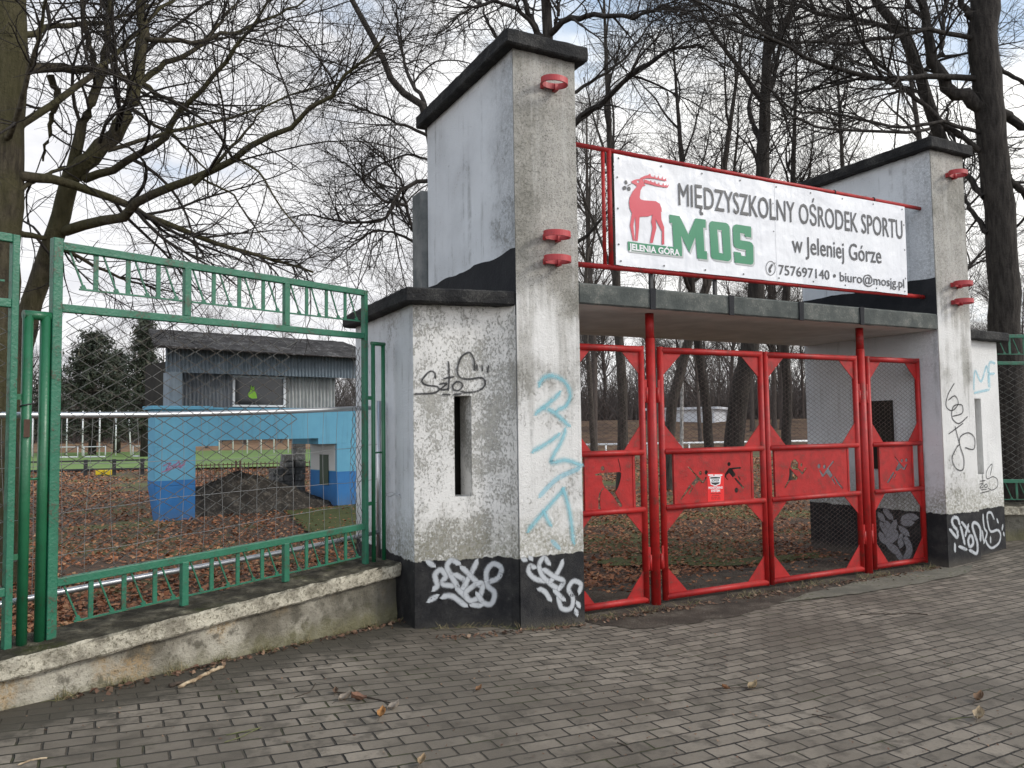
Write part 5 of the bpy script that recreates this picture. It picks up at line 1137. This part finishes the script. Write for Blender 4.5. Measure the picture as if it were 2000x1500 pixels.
# the wood behind: a few prototypes, copied
protos = []
for k in range(4):
    h = (13, 15, 12, 16)[k]; rg_ = random.Random(k)
    tr_ = [(0, 0, -.1), (.1*rg_.uniform(-1, 1), .1, h*.3), (.5*rg_.uniform(-1, 1), .3*rg_.uniform(-1, 1), h*.65), (.7*rg_.uniform(-1, 1), .5*rg_.uniform(-1, 1), h)]
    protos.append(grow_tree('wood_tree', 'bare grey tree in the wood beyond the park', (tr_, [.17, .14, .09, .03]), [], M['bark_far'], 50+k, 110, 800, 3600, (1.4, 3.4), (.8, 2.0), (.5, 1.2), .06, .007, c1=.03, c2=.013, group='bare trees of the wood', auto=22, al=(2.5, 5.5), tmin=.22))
def copy_tree(o):
    c = o.copy(); COL.objects.link(c)
    for ch in list(o.children):
        d = ch.copy(); COL.objects.link(d); d.parent = c
        for g in list(ch.children): e = g.copy(); COL.objects.link(e); e.parent = d
    return c
spots = []
for px in range(-60, 2060, 42):
    for dd in ((34, 46), (50, 64), (68, 88)):
        pp = px+rnd.uniform(-22, 22); d = rnd.uniform(*dd)
        if pp < 740 and d < 66: continue
        if d < 48 and rnd.random() < .86: continue
        if d < 66 and rnd.random() < .45: continue
        spots.append((pp, d))
for i, (pp, d) in enumerate(spots):
    o = protos[i] if i < 4 else copy_tree(protos[i % 4]); q = at(pp, 860, d); o.location = (q.x, q.y, max(0, bankz(pp, d)-.1) if d > 46 else 0); o.rotation_euler = (0, 0, rnd.uniform(0, 6.28)); s_ = rnd.uniform(.75, 1.15)*(.72 if pp < 740 else 1); o.scale = (s_, s_, s_)
# far undergrowth: one mass of thin stems on a low bank
N = 30000; ppx = rng.uniform(-250, 2300, N); dd = rng.uniform(76, 112, N); hgt = rng.gamma(3, 1.25, N)+.6
base_ = np.array([[*at(float(a_), 860, float(b_))][:2]+[bankz(float(a_), float(b_))-.1] for a_, b_ in zip(ppx, dd)])
K = 4; d_ = nrm(np.c_[rng.normal(size=(N, 2))*.35, np.ones(N)]); out = [base_]; cur = base_
for _ in range(K-1): d_ = nrm(d_+rng.normal(size=(N, 3))*.22); cur = cur+d_*(hgt/(K-1))[:, None]; out.append(cur)
Pm = np.stack(out, 1); Rm = np.linspace(.04, .016, K)[None]*np.ones((N, 1))
def bank_pts():
    mb = MB(); vs = []; n = 160; dd_ = (45, 50, 56, 61, 66, 72, 80, 90, 100, 115, 135)
    for i in range(n+1):
        px = -420+2900*i/n
        for d in dd_: q = at(px, 860, d); vs.append((q.x, q.y, bankz(px, d)-(0 if px > 700 or d > 66 else .3)))
    k = len(dd_); mb.add(vs, [(i*k+j, i*k+j+1, i*k+j+k+1, i*k+j+k) for i in range(n) for j in range(k-1)], True); return mb
M['bank'] = simple_noise('leafy_bank', (.065, .040, .026), (.17, .095, .055), .9, .95, .5, .1, (.10, .085, .035), 4)
tag(bank_pts().build('hill', M['bank']), kind='structure')
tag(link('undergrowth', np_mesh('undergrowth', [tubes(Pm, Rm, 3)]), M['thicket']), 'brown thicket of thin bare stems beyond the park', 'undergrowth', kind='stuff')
# dark evergreens by the pitch
def conifer(px, d, h, rad, label, seed, n=5500):
    q = at(px, 870, d); t_ = thing('conifer_tree', (q.x, q.y, 0), label, 'tree', 'evergreens beyond the pitch'); rg = np.random.default_rng(seed)
    mb = MB(); mb.tube([(q.x, q.y, -.1), (q.x+.1, q.y, h*.5), (q.x, q.y, h*.97)], [.28, .2, .04], 8); mb.build('trunk', M['bark_dark'], t_)
    nb = 260; hz = rg.random(nb)**.8*.82+.16; th = rg.uniform(0, 6.28, nb); ln = rad*(1.05-hz)**.55*rg.uniform(.55, 1.1, nb)
    u = np.linspace(0, 1, 6)[None]; B_ = np.stack([ln[:, None]*u*np.cos(th)[:, None], ln[:, None]*u*np.sin(th)[:, None], h*hz[:, None]+ln[:, None]*(.12*u-.25*u*u)], 2)
    link('limbs', np_mesh('limbs', [tubes(B_, np.linspace(.05, .01, 6)[None]*np.ones((nb, 1)), 4)]), M['bark_dark'], t_)
    i = rg.integers(0, nb, n); uu = .25+.75*rg.random(n); c = np.stack([ln[i]*uu*np.cos(th[i]), ln[i]*uu*np.sin(th[i]), h*hz[i]+ln[i]*(.12*uu-.25*uu*uu)], 1)+rg.normal(size=(n, 3))*.16
    a = nrm(rg.normal(size=(n, 3))+np.stack([np.cos(th[i]), np.sin(th[i]), -.4*np.ones(n)], 1)*.8)*rg.uniform(.14, .34, (n, 1)); b_ = nrm(np.cross(a, rg.normal(size=(n, 3))))*rg.uniform(.03, .075, (n, 1))
    V = np.stack([c-a-b_*.4, c-a*.1-b_, c+a, c-a*.1+b_], 1).reshape(-1, 3); Fc = np.arange(4*n).reshape(-1, 4)
    link('crown', np_mesh('crown', [(V, Fc)]), M['needle'], t_)
conifer(180, 58, 9.3, 3.9, 'broad dark evergreen beyond the pitch left of the blue stand', 71); conifer(282, 52, 9.6, 2.0, 'tall narrow dark evergreen behind the blue stand left end', 72, 3600); conifer(95, 66, 7.5, 2.6, 'smaller dark evergreen beyond the pitch next to the green post', 73, 3000)
conifer(228, 62, 8.2, 2.8, 'dark evergreen between the broad and the narrow one', 74, 3000)

# ------------------------------------------------------------------ leaf litter, grass, debris
def leaf_quads(c, size, rg, flatness=.35, curl=.35):
    n = len(c); th = rg.uniform(0, 6.28, n); ax = np.stack([np.cos(th), np.sin(th), rg.normal(size=n)*flatness], 1); ax = nrm(ax); upv = nrm(np.stack([rg.normal(size=n)*flatness, rg.normal(size=n)*flatness, np.ones(n)], 1)); sdv = nrm(np.cross(upv, ax)); nv = np.cross(ax, sdv)
    s_ = size[:, None]; cu = nv*s_*rg.uniform(-curl, curl, (n, 1))
    V = np.stack([c-ax*s_*.55, c-ax*s_*.1-sdv*s_*.36+cu, c+ax*s_*.6+cu*.6, c-ax*s_*.05+sdv*s_*.36+cu], 1).reshape(-1, 3)
    return V, np.arange(4*n).reshape(-1, 4)
N = 105000
d_ = 5.3+rng.random(N)**1.9*34; px_ = rng.uniform(-150, 2150, N)
cc = np.array([[*at(float(a_), 900, float(b_))][:2]+[0.] for a_, b_ in zip(px_, d_)])
nzv = np.array([mn.noise(Vector((x*.42, y*.42, 5))) for x, y, _ in cc])
wl = (cc[:, 0]-P0.x)*NN.x+(cc[:, 1]-P0.y)*NN.y
kp = ((cc[:, 0] < 2.1) & (wl > .34) | (cc[:, 0] >= 2.1) & (cc[:, 1] > 6.2)) & ~((cc[:, 0] > 2.1) & (cc[:, 0] < 3.6) & (cc[:, 1] < 7.4)) & ~((cc[:, 0] > 8.2) & (cc[:, 0] < 9.8) & (cc[:, 1] < 7.4)) & (nzv > -.42+rng.normal(size=N)*.12)
cc = cc[kp]; cc[:, 2] = [zin(x, y)+.012 for x, y, _ in cc]; cc[:, 2] += rng.random(len(cc))*.03
V, Fc = leaf_quads(cc, rng.uniform(.036, .076, len(cc))*(1+np.maximum(0, (np.linalg.norm(cc[:, :2], axis=1)-14)/30)), rng)
tag(link('leaf_litter', np_mesh('leaf_litter', [(V, Fc)]), M['litter']), 'carpet of fallen brown leaves covering the park ground', 'leaves', kind='stuff')
# dry grass and leaves along the sill
n = 900; x = 3.6+4.6*rng.random(n); cl = np.array([mn.noise(Vector((a_*2.3, 0, 3))) for a_ in x]); k = cl > -.05+rng.normal(size=n)*.1; x = x[k]; n = len(x)
b0 = np.stack([x, 5.53+rng.normal(size=n)*.05, .0*x], 1)
m9 = 340; sg = rng.uniform(-2.7, -.02, m9); sg = np.round(sg*3.1)/3.1*.55+sg*.45; bw = np.array([[*(P0+U*float(a_)+NN*float(.03+rng.normal()*.018))] for a_ in sg]); xw = 2.2+1.3*rng.random(150); bw = np.concatenate([bw, np.c_[xw, np.interp(xw, [2.16, 2.72, 2.925, 2.93, 3.6], [5.71, 5.61, 5.44, 5.43, 5.43])-.012+rng.normal(size=150)*.008, 0*xw]]); bw[:, 2] = [G(a_, c_) for a_, c_, _ in bw]; b0 = np.concatenate([b0, bw]); n = len(b0); P_ = [b0]; d3 = nrm(np.c_[rng.normal(size=(n, 2))*.7, np.ones(n)]); L = rng.uniform(.02, .085, n)
for _ in range(3): d3 = nrm(d3+rng.normal(size=(n, 3))*.3-np.array([0, 0, .12])); P_.append(P_[-1]+d3*(L/3)[:, None])
tag(link('dry_grass', np_mesh('dry_grass', [tubes(np.stack(P_, 1), np.linspace(.0022, .0006, 4)[None]*np.ones((n, 1)), 3)]), M['straw']), 'dry grass tufts growing along the foot of the red gates', 'grass', kind='stuff')
n = 420; c = np.stack([3.6+4.6*rng.random(n), 5.50-np.abs(rng.normal(size=n))*.07, np.full(n, .014)], 1); n2_ = 260; sx_ = rng.uniform(-2.6, 0, n2_); c2 = np.array([[*(P0+U*float(s_)+NN*float(.02-abs(rng.normal())*.05))] for s_ in sx_]); c2[:, 2] = [G(x, y)+.012 for x, y, _ in c2]
n5 = 150; c5 = np.array([[2.2+1.3*rng.random(), 5.40-abs(rng.normal())*.05, 0] for _ in range(n5)]); c5[:, 2] = [G(x, y)+.012 for x, y, _ in c5]
n6 = 520; c6 = np.array([[*onZ(float(rng.uniform(0, 2000)), float(rng.uniform(1200, 1500)), .05)] for _ in range(n6)]); c6 = c6[c6[:, 1] < 5.0]; c6[:, 2] = [G(x, y)+.006 for x, y, _ in c6]
V1 = leaf_quads(np.concatenate([c, c2, c5]), rng.uniform(.012, .045, n+n2_+n5), rng, .4); V2 = leaf_quads(c6, rng.uniform(.006, .018, len(c6)), rng, .3)
tag(link('leaf_crumbs', np_mesh('leaf_crumbs', [V1, V2]), M['crumb']), 'crumbled leaf bits lying along the walls and on the pavers', 'leaves', kind='stuff')
def dead_leaf(px, py, size, rot, label, col):
    q = onZ(px, py, .02); q = onZ(px, py, G(q.x, q.y)+.012)
    vs = []; nx, ny = 9, 5
    for i in range(nx):
        u = i/(nx-1); wd = .34*math.sin(math.pi*min(1, u*.97+.02))**.75*(1-.25*u)+.01*math.sin(u*30)
        for j in range(ny):
            v = (j/(ny-1)-.5)*2; x = (u-.5)*size; y = v*wd*size*(1+.12*math.sin(u*25+j)); z = size*(.30*v*v*(.5+u)+.16*(u-.5)**2*2+.06*math.sin(u*9+v*4))
            vs.append((q.x+x*math.cos(rot)-y*math.sin(rot), q.y+x*math.sin(rot)+y*math.cos(rot), q.z+z))
    t_ = thing('fallen_leaf', (q.x, q.y, q.z-.01), label, 'leaf', 'dead leaves lying on the pavers')
    mb = MB(); mb.add(vs, [(i*ny+j, i*ny+j+1, (i+1)*ny+j+1, (i+1)*ny+j) for i in range(nx-1) for j in range(ny-1)], True); mt = simple_noise('leaf_skin', tuple(x*.6 for x in col), col, 40, .75, .5, .004); mb.build('blade', mt, t_)
    a = Vector(vs[ny//2]); d = Vector((-math.cos(rot), -math.sin(rot), .0)); mb = MB(); mb.tube([a, a+d*size*.25+Vector((0, 0, -.004)), a+d*size*.5+Vector((0, 0, -.008))], .0012, 4); mb.build('stalk', M['twig'], t_)
for a in ((672, 1366, .075, .3, 'pale grey brown curled leaf left of a reddish one', (.30, .25, .20)), (701, 1366, .085, 2.6, 'reddish brown leaf between pale leaf and twig', (.24, .13, .085)), (745, 1397, .075, 1.0, 'orange brown leaf nearest the bottom of its cluster', (.40, .20, .07)), (768, 1383, .07, .2, 'pale leaf curled at the end of twig', (.33, .28, .23)),
          (1912, 1366, .085, .2, 'brown crumpled leaf upper of the two at right', (.20, .12, .07)), (1912, 1401, .095, .4, 'tan curled leaf lower of the two at right', (.40, .31, .20)), (1470, 1343, .08, .1, 'light tan leaf beside a thin twig in mid pavement', (.36, .27, .16)), (655, 1352, .05, 1.2, 'small dark leaf beside the wall side twig', (.14, .09, .06)),
          (824, 1489, .06, .8, 'tan leaf tip at the bottom edge', (.34, .24, .14)), (935, 1347, .05, .4, 'small rusty leaf in mid pavement', (.26, .14, .07)), (1418, 1345, .05, 2.0, 'rusty crumpled leaf on the thin twig', (.27, .13, .06))): dead_leaf(*a)
def stick(pts, r, mat, name, label, branch=None, lift=0):
    P_ = []
    for px, py in pts: q = onZ(px, py, .1); q = onZ(px, py, G(q.x, q.y)+r*.9); P_.append(q)
    PP = []
    for i in range(len(P_)-1):
        for k in range(5): PP.append(P_[i].lerp(P_[i+1], k/5)+Vector((rnd.uniform(-1, 1), rnd.uniform(-1, 1), rnd.uniform(0, 1)))*r*.5)
    PP.append(P_[-1]); mb = MB(); mb.tube(PP, [r*(.7+.5*math.sin(i*1.3)**2) for i in range(len(PP))], 7)
    tag(mb.build(name, mat), label, 'stick' if r > .006 else 'twig', None)
stick([(350, 1342), (385, 1326), (412, 1312), (437, 1302)], .011, M['stick'], 'stick', 'pale peeled stick lying by the low wall')
stick([(332, 1340), (362, 1332)], .012, M['twig'], 'stick', 'short dark bark piece beside the peeled stick')
stick([(652, 1352), (680, 1354), (735, 1366), (760, 1372), (775, 1380)], .0035, M['twig'], 'twig', 'brown twig among pale and orange leaves')
stick([(438, 1450), (470, 1440), (510, 1420)], .0022, M['straw'], 'straw', 'upper pale straw lying on left pavers')
stick([(442, 1436), (505, 1422)], .002, M['straw'], 'straw', 'thin pale straw crossing another on left pavers')
stick([(575, 1362), (606, 1352), (616, 1335)], .003, M['twig'], 'twig', 'small bent twig left of the leaf cluster')
stick([(1380, 1347), (1410, 1345), (1450, 1343), (1476, 1343)], .003, M['twig'], 'twig', 'thin twig with tan leaf in mid pavement')
stick([(1680, 1200), (1720, 1199), (1745, 1200), (1770, 1197), (1812, 1200)], .004, M['twig'], 'twig', 'knobbly dark twig in front of the right gates')
stick([(1205, 1450), (1222, 1456), (1236, 1468)], .003, M['twig'], 'twig', 'short dark twig near bottom centre')
stick([(1585, 1395), (1610, 1400), (1628, 1402)], .003, M['twig'], 'twig', 'short twig near right pavement middle')
stick([(35, 1494), (60, 1485), (92, 1480)], .004, M['stick'], 'stick', 'reddish stick in bottom left corner')
stick([(1852, 1405), (1880, 1402), (1900, 1400)], .002, M['straw'], 'straw', 'long leaf stalk left of the tan leaf')
